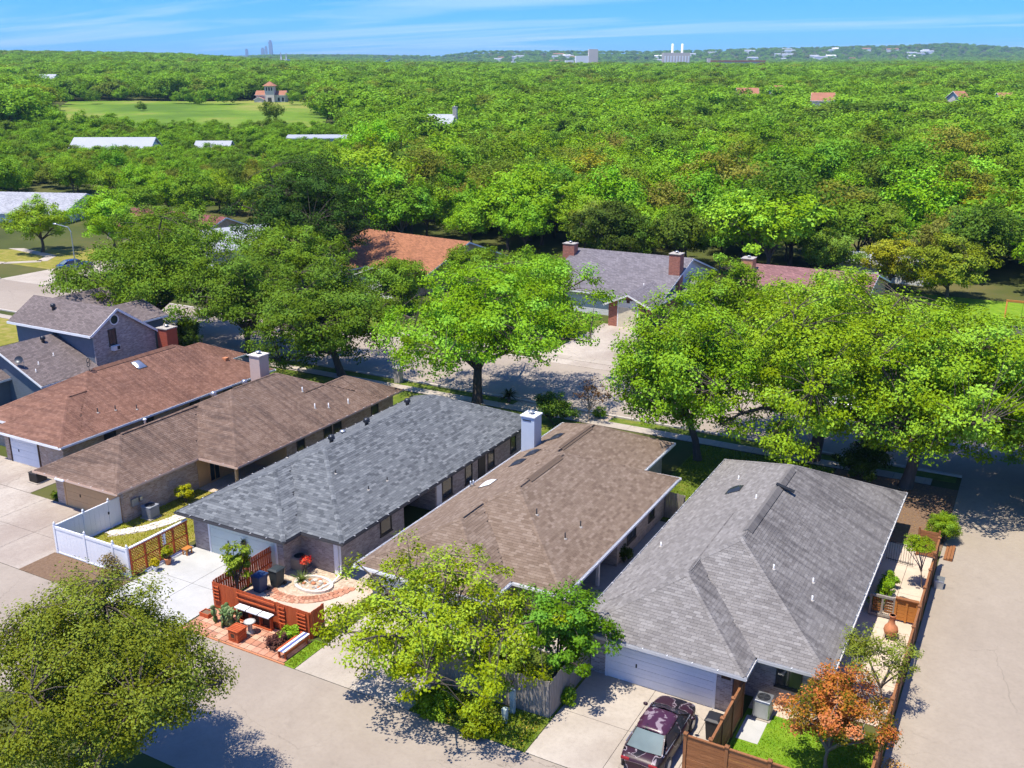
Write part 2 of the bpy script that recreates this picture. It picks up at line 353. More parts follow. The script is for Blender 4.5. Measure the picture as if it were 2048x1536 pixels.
for i in range(len(rows) - 1):
    for j in range(NT_ - 1): gf.append((i*NT_ + j, i*NT_ + j + 1, (i+1)*NT_ + j + 1, (i+1)*NT_ + j))
g = MB().add(gv, gf).build('ground', M['earth'], smooth=True); tag(g, 'green and brown ground under the trees and houses', None, kind='structure')

def sheet(name, mat, x0, x1, y0, y1, z, label=None, par=None):
    o = MB().box(x0, x1, y0, y1, -.25, z).build(name, mat, par)
    if par is None: tag(o, label, kind='structure')
    return o
def slabs(name, mat, xs, ys, z, label, gap=.012):
    base = MB().box(xs[0], xs[-1], ys[0], ys[-1], -.25, z - .012).build(name, M['joint']); tag(base, label, kind='structure')
    for i in range(len(xs) - 1):
        for j in range(len(ys) - 1):
            MB().box(xs[i] + gap, xs[i+1] - gap, ys[j] + gap, ys[j+1] - gap, z - .03, z).build('slab', mat, base)
    return base
# alley, side lane, street and pavements
sheet('alley', M['asphalt'], -150, -2.7, 21.5, 28.85, .012, 'grey pink asphalt alley behind the garages')
sheet('side_road', M['asphalt_lane'], -2.7, 5.4, -20, 67.8, .016, 'tan side road along the cedar fence')
sheet('street', M['street'], -260, 90, 67.8, 79.0, .008, 'wide pale street running behind the row of houses')
for (x0, x1) in ((-260, -82), (-76, -56), (-55.5, -2.72), (5.45, 60)):
    o = BX('kerb', M['kerb'], None, x0, x1, 67.55, 67.8, -.2, .12); tag(o, 'pale concrete kerb on the near side of the street', kind='structure')
for (x0, x1) in ((-260, -121.2), (-112.3, -41), (-33, 60)):
    o = BX('kerb', M['kerb'], None, x0, x1, 79.0, 79.25, -.2, .12); tag(o, 'pale concrete kerb on the far side of the street', kind='structure')
slabs('pavement', M['concrete'], [-110 + 2.4*i for i in range(45)], [65.2, 66.35], .05, 'concrete pavement along the near side of the street')
slabs('pavement', M['concrete'], [-60 + 2.4*i for i in range(20)], [80.6, 81.8], .05, 'concrete pavement along the far side of the street')
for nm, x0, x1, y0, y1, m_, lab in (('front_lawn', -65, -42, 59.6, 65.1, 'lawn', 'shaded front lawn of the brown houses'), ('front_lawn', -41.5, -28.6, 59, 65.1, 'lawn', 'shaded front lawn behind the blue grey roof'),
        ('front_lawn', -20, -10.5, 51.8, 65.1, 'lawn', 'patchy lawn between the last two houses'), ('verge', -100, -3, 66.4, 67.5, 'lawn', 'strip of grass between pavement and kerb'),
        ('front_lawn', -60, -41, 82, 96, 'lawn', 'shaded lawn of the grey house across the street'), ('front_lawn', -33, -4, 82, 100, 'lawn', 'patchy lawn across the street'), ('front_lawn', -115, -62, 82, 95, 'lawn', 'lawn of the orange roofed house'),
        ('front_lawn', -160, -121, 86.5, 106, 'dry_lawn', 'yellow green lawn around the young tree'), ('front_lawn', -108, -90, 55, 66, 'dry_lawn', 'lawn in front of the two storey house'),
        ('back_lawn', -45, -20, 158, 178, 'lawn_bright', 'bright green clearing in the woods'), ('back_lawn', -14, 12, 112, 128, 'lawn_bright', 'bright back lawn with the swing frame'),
        ('mulch_bed', -10.4, -2.72, 57.5, 65.15, 'mulch', 'mulch and leaf litter under the big corner trees'), ('mulch_bed', -36.5, -28, 66.4, 67.5, 'gravel', 'gravel strip around the sago palm')):
    sheet(nm, M[m_], x0, x1, y0, y1, .02 if nm != 'mulch_bed' else .026, lab)
sheet('driveway', M['concrete_old'], -41, -33, 79.0, 95.2, .03, 'stained concrete driveway of the grey house')
sheet('driveway', M['concrete'], -121, -112.5, 79.0, 96, .03, 'pale concrete driveway with the blue car')
o = MB()
pth = [(-150, 82.5), (-140, 83.5), (-131, 86.5), (-127.5, 90), (-130, 93.5), (-142, 95.5)]
for a_, b_ in zip(pth[:-1], pth[1:]): o.bar((a_[0], a_[1], -.05), (b_[0], b_[1], -.05), 1.5, .2)
tag(o.build('footpath', M['concrete']), 'curving concrete footpath beside the young tree', kind='structure')
# driveways behind the houses
slabs('driveway', M['concrete_old'], [-82, -76, -69.5, -63.2, -58.4, -53.6, -50, -46.6], [28.87, 32.2, 35.75], .022, 'broad stained concrete driveways of the two brown houses')
slabs('driveway', M['concrete_old'], [-66, -61.8, -55.3], [35.77, 39.0], .022, 'concrete driveway before the white garage door')
slabs('driveway', M['concrete_white'], [-40.2, -37.2, -34.5], [28.87, 32.3, 35.85], .03, 'bright white concrete driveway beside the red fence')
slabs('driveway', M['concrete'], [-27.2, -24.1, -20.9], [28.87, 31.4, 33.4, 35.5], .022, 'tan concrete driveway behind the yellow green tree')
slabs('driveway', M['concrete'], [-15.3, -12.2, -9.6, -8.55], [28.87, 32.1, 35.4], .022, 'pale concrete driveway with the parked car')
sheet('grass_strip', M['lawn_bright'], -27.9, -27.22, 28.87, 31.2, .03, 'strip of grass beside the red fence')
sheet('verge', M['lawn'], -20.9, -15.32, 28.87, 35.4, .03, 'weedy strip under the yellow green tree')
sheet('mulch_bed', M['mulch'], -46.7, -40.3, 28.87, 31.12, .026, 'dark mulch bed in front of the white vinyl fence')
sheet('yard', M['dry_lawn'], -46.4, -40.9, 31.25, 59.5, .02, 'dry yellow green yard inside the white fence')
sheet('yard', M['lawn_bright'], -8.3, -2.9, 30.9, 36.0, .03, 'bright green lawn inside the cedar fence')
sheet('yard', M['gravel'], -8.3, -5.4, 36.0, 37.2, .036, 'tan gravel bed beside the air conditioner')
slabs('patio', M['path_tan'], [-5.7, -4.15, -2.85], [37.3, 40.5, 43.5, 46.4, 49.4, 52.6, 55.4], .03, 'cream concrete side patio behind the cedar fence')
sheet('mulch_bed', M['mulch'], -5.7, -2.72, 55.42, 57.48, .026, 'mulch between the side patio and the trimmed bush')
sheet('side_path', M['concrete'], -30.7, -28.2, 36.83, 58, .024, 'narrow side path between the blue grey and the brown roof')
sheet('side_path', M['concrete'], -21.2, -15.6, 35.6, 51.5, .024, 'shaded concrete strip beside the brown roofed house')
sheet('slab', M['concrete_white'], -8.2, -7.3, 33.8, 35.5, .04, 'square concrete slab on the green lawn')
# flagstone border in the yard
pth = [(-46.0, 34.2), (-45.3, 34.9), (-44.6, 35.8), (-44.2, 36.9), (-44.0, 38.1), (-43.8, 39.3), (-43.6, 40.5)]
base = MB()
for a_, b_ in zip(pth[:-1], pth[1:]): base.bar((a_[0], a_[1], -.05), (b_[0], b_[1], -.05), .9, .15)
base = tag(base.build('stone_path', M['stone']), 'pale flagstone path along the brick wall', kind='structure')
for a_, b_ in zip(pth[:-1], pth[1:]):
    for q in range(5):
        t = (q + .5) / 5; cx = a_[0] + (b_[0]-a_[0])*t; cy = a_[1] + (b_[1]-a_[1])*t
        for sd_ in (-.28, .05, .33):
            pts = []; rr = random.uniform(.14, .2); n_ = random.randint(5, 7); ph = random.random()*6
            for q2 in range(n_):
                th = ph + 2*math.pi*q2/n_; r2 = rr*random.uniform(.8, 1.1); pts.append((cx + sd_ + random.uniform(-.05,.05) + r2*math.cos(th), cy + r2*math.sin(th)))
            MB().prism(pts, .0, .05 + random.uniform(0, .03)).build('flagstone', M['stone_white'], base)

# ------------------------------------------------------------------ houses
def hip_faces(r, ez, s):
    x0, x1, y0, y1 = r; W, D = x1-x0, y1-y0; hw = min(W, D)/2; L = hw*math.sqrt(1+s*s); c = 1/math.sqrt(1+s*s); sn = s*c
    def face(o, e, inn, ln, tri): 
        poly = [(0, 0), (ln, 0), (ln/2, L)] if tri else [(0, 0), (ln, 0), (ln-hw, L), (hw, L)]
        return (Vector((o[0], o[1], ez)), Vector((e[0], e[1], 0)), Vector((inn[0]*c, inn[1]*c, sn)), poly)
    tx = W <= D
    return [face((x0, y0), (1, 0), (0, 1), W, tx), face((x1, y1), (-1, 0), (0, -1), W, tx),
            face((x1, y0), (0, 1), (-1, 0), D, not tx), face((x0, y1), (0, -1), (1, 0), D, not tx)]
def hip_h(r, ez, s, x, y): return ez + s*min(x-r[0], r[1]-x, y-r[2], r[3]-y)
def clip(poly, conv):
    out = poly
    for i in range(len(conv)):
        a, b = conv[i], conv[(i+1) % len(conv)]; inp = out; out = []
        f = lambda p: (b[0]-a[0])*(p[1]-a[1]) - (b[1]-a[1])*(p[0]-a[0])
        for j in range(len(inp)):
            p, q = inp[j], inp[(j+1) % len(inp)]; fp, fq = f(p), f(q)
            if fp >= 0: out.append(p)
            if fp*fq < 0: t = fp/(fp-fq); out.append((p[0]+(q[0]-p[0])*t, p[1]+(q[1]-p[1])*t))
        if len(out) < 3: return []
    return out
def inset(poly, d):
    n = len(poly); out = []
    for i in range(n):
        p, q, r = poly[i-1], poly[i], poly[(i+1) % n]
        def nrm(a, b):
            l = math.hypot(b[0]-a[0], b[1]-a[1]); return (-(b[1]-a[1])/l, (b[0]-a[0])/l)
        n1, n2 = nrm(p, q), nrm(q, r); out.append((q[0] + d*(n1[0]+n2[0]), q[1] + d*(n1[1]+n2[1])))
    return out
TONES = 6
def hip_roof(root, rects, ez, s, mat, deckmat, sw=.33, ex=.17, gap=.008, spread=None, cap=None):
    deck = MB()
    for i, r in enumerate(rects):
        x0, x1, y0, y1 = r; z0 = ez - .02 - .012*i; W, D = x1-x0, y1-y0; hw = min(W, D)/2; zr = z0 + s*hw
        if W <= D: ra, rb = ((x0+x1)/2, y0+hw, zr), ((x0+x1)/2, y1-hw, zr); fs = [(0,1,4), (1,2,5,4), (2,3,5), (3,0,4,5)]
        else: ra, rb = (x0+hw, (y0+y1)/2, zr), (x1-hw, (y0+y1)/2, zr); fs = [(0,1,5,4), (1,2,5), (2,3,4,5), (3,0,4)]
        zb = ez - .16 - .01*i
        deck.add([(x0,y0,z0),(x1,y0,z0),(x1,y1,z0),(x0,y1,z0), ra, rb, (x0,y0,zb),(x1,y0,zb),(x1,y1,zb),(x0,y1,zb)], fs + [(6,9,8,7),(0,6,7,1),(1,7,8,2),(2,8,9,3),(3,9,6,0)])
    roof = deck.build('roof', deckmat, root); o0 = org(roof)
    allv = []; allf = []; tones = []; singles = []
    protos = []
    for i, r in enumerate(rects):
        for (o, e, u, poly) in hip_faces(r, ez, s):
            nrm = e.cross(u); L = poly[-1][1]; ln = poly[1][0]; nrow = int(L/ex) + 1
            for j in range(nrow):
                t0 = j*ex; t1 = min(t0 + ex + .03, L)
                if t1 - t0 < .02: continue
                off = (j % 2)*sw*.5 + random.uniform(-.06, .06); k0 = -1
                s0 = -sw + off
                while s0 < ln:
                    wv = sw*(spread and random.choice(spread) or 1.); s1 = s0 + wv; a0, a1 = s0 + gap/2, s1 - gap/2; cs = (max(a0, 0) + min(a1, ln))/2; ct = t0 + ex/2
                    s0 = s1
                    c3 = o + e*cs + u*ct
                    skip = False
                    for q, r2 in enumerate(rects):
                        if q == i: continue
                        h2 = hip_h(r2, ez, s, c3.x, c3.y)
                        if h2 > c3.z + .09 or (abs(h2 - c3.z) <= .012 and q < i): skip = True; break
                    if skip: continue
                    pg = [(a0, t0), (a1, t0), (a1, t1), (a0, t1)]
                    cp = clip(pg, poly)
                    if len(cp) < 3: continue
                    full = len(cp) == 4 and abs(cp[0][0]-a0) < 1e-6 and all(abs(cp[q][0]-pg[q][0]) + abs(cp[q][1]-pg[q][1]) < 1e-6 for q in range(4))
                    tone = random.random()
                    hgt = lambda t: .006 + .016*(1 - (t-t0)/(ex+.03))
                    if full and wv == sw:
                        singles.append(((c3 - Vector((0, 0, CAMZ))).length * (1.0 if nrm.y < -.2 or nrm.x > .2 else 1.15), o + e*a0 + u*t0, e, u, nrm, tone)); continue
                    emit(allv, allf, tones, cp, o, e, u, nrm, hgt, tone, o0)
    singles.sort(key=lambda t: t[0])
    # the 300 that show largest stand alone, the rest are joined
    w_ = sw - gap; h_ = ex + .03; lp = [(0, 0), (w_, 0), (w_, h_), (0, h_)]
    for q in range(TONES):
        V, F_, T_ = [], [], []; emit(V, F_, T_, lp, Vector((0,0,0)), Vector((1,0,0)), Vector((0,1,0)), Vector((0,0,1)), lambda t: .006 + .016*(1 - t/h_), (q+.5)/TONES, Vector((0,0,0)))
        me = bpy.data.meshes.new('shingle'); me.from_pydata(V, [], F_); a = me.attributes.new('tone', 'FLOAT', 'FACE'); a.data.foreach_set('value', T_); me.materials.append(mat); protos.append(me)
    for q, (dist, p, e, u, nrm, tone) in enumerate(singles):
        if q < 300:
            ob = bpy.data.objects.new('shingle', protos[int(tone*TONES*.999)]); link(ob, roof)
            ob.matrix_basis = Matrix(((e.x, u.x, nrm.x, p.x-o0.x), (e.y, u.y, nrm.y, p.y-o0.y), (e.z, u.z, nrm.z, p.z-o0.z), (0, 0, 0, 1)))
        else:
            emit(allv, allf, tones, lp, p, e, u, nrm, lambda t: .006 + .016*(1 - t/h_), tone, o0)
    me = bpy.data.meshes.new('shingles'); me.from_pydata(allv, [], allf); a = me.attributes.new('tone', 'FLOAT', 'FACE'); a.data.foreach_set('value', tones); me.materials.append(mat)
    ob = bpy.data.objects.new('shingle_field', me); link(ob, roof); tag(ob, kind='stuff')
    # caps along ridges and hips
    for i, r in enumerate(rects):
        x0, x1, y0, y1 = r; W, D = x1-x0, y1-y0; hw = min(W, D)/2; zr = ez + s*hw
        if W <= D: ra, rb = Vector(((x0+x1)/2, y0+hw, zr)), Vector(((x0+x1)/2, y1-hw, zr)); ends = [((x0,y0),ra),((x1,y0),ra),((x0,y1),rb),((x1,y1),rb)]
        else: ra, rb = Vector((x0+hw, (y0+y1)/2, zr)), Vector((x1-hw, (y0+y1)/2, zr)); ends = [((x0,y0),ra),((x0,y1),ra),((x1,y0),rb),((x1,y1),rb)]
        for p, q, dr in [(Vector((a[0], a[1], ez)), b, s/math.sqrt(2)) for a, b in ends] + [(ra, rb, s)]:
            n_ = max(1, int((q-p).length/.2)); d = (q-p)/n_; lat = Vector((d.y, -d.x, 0)).normalized()*.13; dn = Vector((0, 0, -dr*.13 + .012)); V, F_, T_ = [], [], []
            for j in range(n_):
                c = p + d*j; c2 = c + d*1.15; m_ = (c + c2)/2
                if any(hip_h(r2, ez, s, m_.x, m_.y) > m_.z - .03 for q2, r2 in enumerate(rects) if q2 != i): continue
                up0, up1 = Vector((0, 0, .04)), Vector((0, 0, .024)); b = len(V)
                V += [c + lat + dn + up0*.6 - o0, c + up0 - o0, c - lat + dn + up0*.6 - o0, c2 + lat + dn + up1*.6 - o0, c2 + up1 - o0, c2 - lat + dn + up1*.6 - o0, c + lat + dn - o0, c - lat + dn - o0]
                F_ += [(b, b+3, b+4, b+1), (b+1, b+4, b+5, b+2), (b+6, b, b+1, b+2, b+7)]; T_ += [random.random()]*3
            if V:
                me = bpy.data.meshes.new('ridge_cap'); me.from_pydata([tuple(v) for v in V], [], F_); a = me.attributes.new('tone', 'FLOAT', 'FACE'); a.data.foreach_set('value', T_); me.materials.append(cap or mat)
                ob = bpy.data.objects.new('ridge_cap', me); link(ob, roof); tag(ob, kind='stuff')
    return roof
def emit(V, F_, T_, cp, o, e, u, nrm, hgt, tone, o0):
    n = len(cp); b = len(V)
    for (a, t) in cp: V.append(tuple(o + e*a + u*t + nrm*hgt(t) - o0))
    for (a, t) in cp: V.append(tuple(o + e*a + u*t - nrm*.004 - o0))
    F_.append(tuple(range(b, b+n))); T_.append(tone)
    for i in range(n): F_.append((b+i, b+n+i, b+n+(i+1) % n, b+(i+1) % n)); T_.append(tone)
def gutters(root, poly, ez, mat, w=.11, straps=None):
    n = len(poly)
    for i in range(n):
        p, q = poly[i], poly[(i+1) % n]; pp, qq = poly[i-1], poly[(i+2) % n]
        cr = lambda a, b, c: (b[0]-a[0])*(c[1]-b[1]) - (b[1]-a[1])*(c[0]-b[0])
        d = ((q[0]-p[0]), (q[1]-p[1])); l = math.hypot(*d); d = (d[0]/l, d[1]/l); nm = (d[1], -d[0])
        e0 = e1 = 0
        if abs(d[0]) > .5:
            e0 = w if cr(pp, p, q) > 0 else -w; e1 = w if cr(p, q, qq) > 0 else -w
        a = (p[0]-d[0]*e0, p[1]-d[1]*e0); c = (q[0]+d[0]*e1, q[1]+d[1]*e1)
        xs = [a[0], c[0], a[0]+nm[0]*w, c[0]+nm[0]*w]; ys = [a[1], c[1], a[1]+nm[1]*w, c[1]+nm[1]*w]
        x0_, x1_, y0_, y1_ = min(xs), max(xs), min(ys), max(ys)
        m = MB().box(x0_, x1_, y0_, y1_, ez-.13, ez-.115)
        t = .014                                        # an open trough
        if abs(d[0]) > .5: m.box(x0_, x1_, y0_, y0_+t, ez-.115, ez+.005); m.box(x0_, x1_, y1_-t, y1_, ez-.115, ez+.005)
        else: m.box(x0_, x0_+t, y0_, y1_, ez-.115, ez+.005); m.box(x1_-t, x1_, y0_, y1_, ez-.115, ez+.005)
        gt = m.build('gutter', mat, root)
        if straps:
            sm = MB(); k_ = int(l/straps)
            for j in range(1, k_):
                cx = p[0]+d[0]*l*j/k_; cy = p[1]+d[1]*l*j/k_
                sm.cbox(cx+nm[0]*w*.5, cy+nm[1]*w*.5, ez+.012, .03 if abs(d[0])>.5 else w+.02, w+.02 if abs(d[0])>.5 else .03, .012)
            if k_ > 1: sm.build('gutter_straps', M['white'], gt)
def window(root, face, c, z0, wd, ht, mat_frame, off=0., mull=1, name='window'):
    # face: '+x' '-x' '+y' '-y' ; c = (x, y) on the wall plane
    nx, ny = {'+x': (1, 0), '-x': (-1, 0), '+y': (0, 1), '-y': (0, -1)}[face]; tx, ty = -ny, nx; fw_ = .07
    def pb(m, a0, a1, zz0, zz1, d0, d1):
        xs = sorted((c[0]+tx*a0+nx*d0, c[0]+tx*a1+nx*d1)); ys = sorted((c[1]+ty*a0+ny*d0, c[1]+ty*a1+ny*d1)); return m.box(xs[0], xs[1], ys[0], ys[1], zz0, zz1)
    h = wd/2
    f = MB(); pb(f, -h, h, z0, z0+fw_, -.02, .05); pb(f, -h, h, z0+ht-fw_, z0+ht, -.02, .05); pb(f, -h, -h+fw_, z0+fw_, z0+ht-fw_, -.02, .05); pb(f, h-fw_, h, z0+fw_, z0+ht-fw_, -.02, .05)
    fr = f.build(name, mat_frame, root)
    for q in range(mull):
        a0 = -h+fw_+(wd-2*fw_)*q/mull; a1 = -h+fw_+(wd-2*fw_)*(q+1)/mull
        p = MB(); pb(p, a0+(.015 if q else 0), a1-(.015 if q < mull-1 else 0), z0+fw_, z0+ht-fw_, -.02, .012); p.build('pane', M['glass'], fr)
        if q: b = MB(); pb(b, a0-.015, a0+.015, z0+fw_, z0+ht-fw_, -.02, .03); b.build('mullion', mat_frame, fr)
    s = MB(); pb(s, -h-.05, h+.05, z0-.06, z0-.001, -.02, .08); s.build('sill', mat_frame, fr)
    return fr
def garage_door(root, x0, x1, yw, ht, mat, frame, rows=4, handle=True):
    door = group_part('garage_door', root)
    hh = ht/rows
    for r in range(rows):
        MB().box(x0, x1, yw-.03, yw+.05, .02 + r*hh + .006, .02 + (r+1)*hh - .006).build('panel', mat, door, bevel=.006)
        MB().box(x0, x1, yw-.036, yw-.0305, .02 + r*hh + hh*.48, .02 + r*hh + hh*.52).build('groove', mat, door)
    f = MB().box(x0-.12, x0-.005, yw-.06, yw+.05, 0, ht+.12).box(x1+.005, x1+.12, yw-.06, yw+.05, 0, ht+.12).box(x0-.005, x1+.005, yw-.06, yw+.05, ht+.025, ht+.12); f.build('door_frame', frame, door)
    if handle: BX('handle', M['black'], door, (x0*.72+x1*.28)-.03, (x0*.72+x1*.28)+.03, yw-.07, yw-.035, ht*.42, ht*.5)
    return door
def pipe(roof, x, y, z, mat, h=.38, r=.045, flash=True):
    r *= .8; h *= .85
    p = MB().tube([(x, y, z-.15), (x, y, z+h)], r, 10).build('vent_pipe', mat, roof, True)
    if flash: MB().lathe([(.11, -.06), (.10, .015), (.05, .05)], (x, y, z), 12).build('flashing', M['stone'], p)
def turbine(roof, x, y, z, mat):
    t = MB().lathe([(.13, -.2), (.13, .18), (.15, .2), (.19, .26), (.21, .34), (.19, .44), (.12, .5), (.02, .53)], (x, y, z), 16).build('turbine_vent', mat, roof, True)
    m = MB()
    for q in range(14):
        a = 2*math.pi*q/14; m.bar((x+.205*math.cos(a), y+.205*math.sin(a), z+.24), (x+.17*math.cos(a+.4), y+.17*math.sin(a+.4), z+.47), .05, .012)
    m.build('fins', mat, t)
def dome(roof, p, nrm_s, mat, w=.8, l=.8, axis='x'):
    # a moulded skylight lying on a slope that falls towards -x (nrm_s > 0) or +x
    x, y, z = p; c = group_part('skylight', roof); n = 8; V = []; F_ = []
    base = MB()
    for (u0, u1, v0, v1) in ((-1, 1, -1, 1),):
        V = []
        for i in range(n+1):
            for j in range(n+1):
                a, b = -1 + 2*i/n, -1 + 2*j/n; hgt = .05 + .16*max(0, (1-a**4))*max(0, (1-b**4))
                V.append((x + a*w/2, y + b*l/2, z + a*w/2*nrm_s + hgt))
        F_ = [(i*(n+1)+j, (i+1)*(n+1)+j, (i+1)*(n+1)+j+1, i*(n+1)+j+1) for i in range(n) for j in range(n)]
    MB().add(V, F_).build('dome', mat, c, True)
    k_ = [(-1,-1),(1,-1),(1,1),(-1,1)]; vb = [(x+a*w*.54, y+b*l*.54, z+a*w*.54*nrm_s-.05) for a, b in k_] + [(x+a*w*.54, y+b*l*.54, z+a*w*.54*nrm_s+.06) for a, b in k_]
    MB().add(vb, [(0,3,2,1),(4,5,6,7),(0,1,5,4),(1,2,6,5),(2,3,7,6),(3,0,4,7)]).build('curb', M['dark_metal'], c)
def chimney(parent, x0, x1, y0, y1, z0, z1, mat, capmat, name='chimney', flue=True):
    c = MB().box(x0, x1, y0, y1, z0, z1).build(name, mat, parent)
    MB().box(x0-.07, x1+.07, y0-.07, y1+.07, z1+.002, z1+.09).build('cap', capmat, c, bevel=.01)
    if flue: MB().lathe([(.16, 0), (.16, .14), (.22, .15), (.22, .2), (.05, .24)], ((x0+x1)/2, (y0+y1)/2, z1+.09), 14).build('flue', M['galv'], c, True)
    return c
def ridge_vent(roof, x, y0, y1, z, s, mat):
    wv = .24; pr = [(-wv, -s*wv+.05), (0, .12), (wv, -s*wv+.05), (wv, -s*wv-.02), (-wv, -s*wv-.02)]
    v = [(x+a, y0, z+b) for a, b in pr] + [(x+a, y1, z+b) for a, b in pr]
    o = MB().add(v, [(0,1,6,5),(1,2,7,6),(2,3,8,7),(3,4,9,8),(4,0,5,9),(4,3,2,1,0),(5,6,7,8,9)]).build('ridge_vent', mat, roof)
    MB().box(x-wv-.015, x-wv-.001, y0, y1, z-s*wv-.02, z-s*wv+.03).box(x+wv+.001, x+wv+.015, y0, y1, z-s*wv-.02, z-s*wv+.03).build('vent_slot', M['black'], o)

EZ = 2.35
M['deck'] = m_plain('roof_deck', (.045, .042, .04), .95)
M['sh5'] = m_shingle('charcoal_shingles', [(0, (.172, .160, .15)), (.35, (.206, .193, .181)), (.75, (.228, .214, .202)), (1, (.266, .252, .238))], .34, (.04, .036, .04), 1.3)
M['sh4'] = m_shingle('brown_shingles', [(0, (.156, .111, .08)), (.3, (.188, .137, .101)), (.65, (.208, .153, .114)), (1, (.252, .193, .148))], .06)
M['sh3'] = m_shingle('blue_grey_shingles', [(0, (.082, .09, .098)), (.18, (.10, .109, .118)), (.27, (.130, .14, .149)), (.72, (.141, .152, .161)), (.82, (.172, .185, .193)), (1, (.195, .208, .216))], .06)
M['sh2'] = m_shingle('umber_shingles', [(0, (.158, .104, .077)), (.5, (.188, .127, .096)), (1, (.222, .156, .121))], .55, (.035, .026, .026))
M['sh1'] = m_shingle('russet_shingles', [(0, (.19, .099, .068)), (.5, (.228, .12, .084)), (1, (.27, .148, .106))], .45, (.06, .032, .028))
M['brick_pale'] = m_brick('pale_brick', (.36, .29, .24), (.5, .42, .36), (.5, .46, .41), (.58, .5, .44))
M['brick_grey'] = m_brick('grey_brick', (.29, .24, .22), (.46, .40, .36), (.46, .42, .39), (.56, .5, .46))
M['brick_tan'] = m_brick('tan_brick', (.40, .25, .17), (.55, .40, .29), (.52, .45, .38), (.62, .5, .4))
M['brick_mauve'] = m_brick('mauve_brick', (.27, .225, .215), (.44, .38, .36), (.5, .46, .44), (.6, .54, .5))
M['brick_red'] = m_brick('red_brick', (.30, .075, .045), (.42, .13, .075), (.42, .3, .25), (.5, .2, .13))
M['brick_orange'] = m_brick('orange_brick', (.46, .17, .06), (.58, .25, .1), (.5, .38, .28), (.62, .32, .16))

def walls(root, poly, mat, z1=EZ-.2): return MB().prism(poly, -.1, z1).build('wall', mat, root)

# --- house 5: charcoal roof
h5 = thing('house', 'house with charcoal grey hip roof, white garage door, beside the cedar fence', 'house', (-10.5, 46, 0))
r5 = [(-15.97, -5.155, 36.29, 57.41), (-15.97, -8.24, 34.67, 50.5)]; S5 = .486
p5 = [(-15.97, 34.67), (-8.24, 34.67), (-8.24, 36.29), (-5.155, 36.29), (-5.155, 57.41), (-15.97, 57.41)]
w5 = inset(p5, .62); walls(h5, w5, M['brick_grey'])
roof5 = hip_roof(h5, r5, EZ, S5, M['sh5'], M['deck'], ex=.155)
gutters(h5, p5, EZ, M['gutter_grey'], straps=1.1)
garage_door(h5, -14.5, -9.66, w5[0][1], 2.1, M['white'], M['white'], 5)
BX('brick_pier_board', M['dark_wood'], h5, -9.35, -8.95, w5[0][1]-.05, w5[0][1]-.001, 1.6, 2.05)
BX('side_gate', M['cedar'], h5, -8.83, -8.4, 35.35, 35.42, .05, 1.75)
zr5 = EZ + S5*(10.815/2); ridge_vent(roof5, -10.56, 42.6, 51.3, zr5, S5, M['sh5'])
def rz(rects, s, x, y): return max(hip_h(r, EZ, s, x, y) for r in rects)
for x, y in ((-8.83, 40.98), (-7.21, 42.05), (-6.93, 40.65), (-13.64, 51.95), (-11.44, 47.4), (-15.04, 43.13)): pipe(roof5, x, y, rz(r5, S5, x, y), M['white'], .3)
dome(roof5, (-13.33, 50.0, rz(r5, S5, -13.33, 50.0)), S5, M['glass'], .75, .8)
fl = MB().bar((-10.72, 48.55, zr5+.16), (-9.75, 48.62, zr5-.13), .3, .05).build('shadow_strip', M['black'], roof5)  # black strip over the ridge vent, standing in for a cast shadow
window(h5, '-y', (-6.9, w5[3][1]), .9, 1.1, 1.0, M['frame_dark'], mull=2)
for yy in (44.0, 50.5): window(h5, '+x', (w5[3][0], yy), .7, 1.3, 1.2, M['white'], mull=2)
for yy in (41.0, 47.5, 53.5): window(h5, '-x', (w5[0][0], yy), .8, 1.2, 1.1, M['white'], mull=2)
MB().tube([(-5.70, 36.95, 2.2), (-5.70, 36.95, .1)], .045, 8).build('downpipe', M['white'], h5)

# --- house 4: brown roof
h4 = thing('house', 'house with warm brown shingle roof and tall white siding chimney', 'house', (-22.8, 46, 0))
r4 = [(-28.1, -17.59, 37.0, 53.07), (-28.1, -20.42, 34.75, 45.5), (-28.1, -19.91, 42.5, 58.53)]; S4 = .47
p4 = [(-28.1, 34.75), (-20.42, 34.75), (-20.42, 37.0), (-17.59, 37.0), (-17.59, 53.07), (-19.91, 53.07), (-19.91, 58.53), (-28.1, 58.53)]
w4 = inset(p4, .55)
w4n = w4[:4] + [] ; xr = w4[3][0]
w4n = [w4[0], w4[1], w4[2], w4[3], (xr, 40.2), (-20.8, 40.2), (-20.8, 44.9), (xr, 44.9)] + w4[4:]
walls(h4, w4n, M['brick_pale']); roof4 = hip_roof(h4, r4, EZ, S4, M['sh4'], M['deck'], ex=.155)
gutters(h4, p4, EZ, M['white'], .13)
garage_door(h4, -26.7, -21.9, w4[0][1], 2.1, M['white'], M['white'], 4)
BX('post', M['white'], h4, xr-.16, xr, 42.4, 42.56, 0, EZ-.2)
window(h4, '+x', (xr, 46.9), .75, 1.3, 1.25, M['frame_dark'], mull=2); window(h4, '+x', (xr, 50.0), .75, .9, 1.2, M['frame_dark'])
window(h4, '+x', (-20.8, 42.9), .1, 1.7, 1.95, M['white'], mull=2, name='glazed_door')
for y0, y1, x, i in ((43.3, 47.2, -22.85, 0), (49.6, 53.9, -24.0, 2)):
    ridge_vent(roof4, x, y0, y1, EZ + S4*(r4[i][1]-r4[i][0])/2, S4, M['sh4'])
for x, y in ((-21.16, 41.1), (-19.3, 42.53), (-19.38, 40.84)): pipe(roof4, x, y, rz(r4, S4, x, y), M['black'], .42)
for x, y in ((-27.68, 45.55), (-27.84, 45.5)): pipe(roof4, x, y, rz(r4, S4, x, y), M['galv'], .5, .06, False)
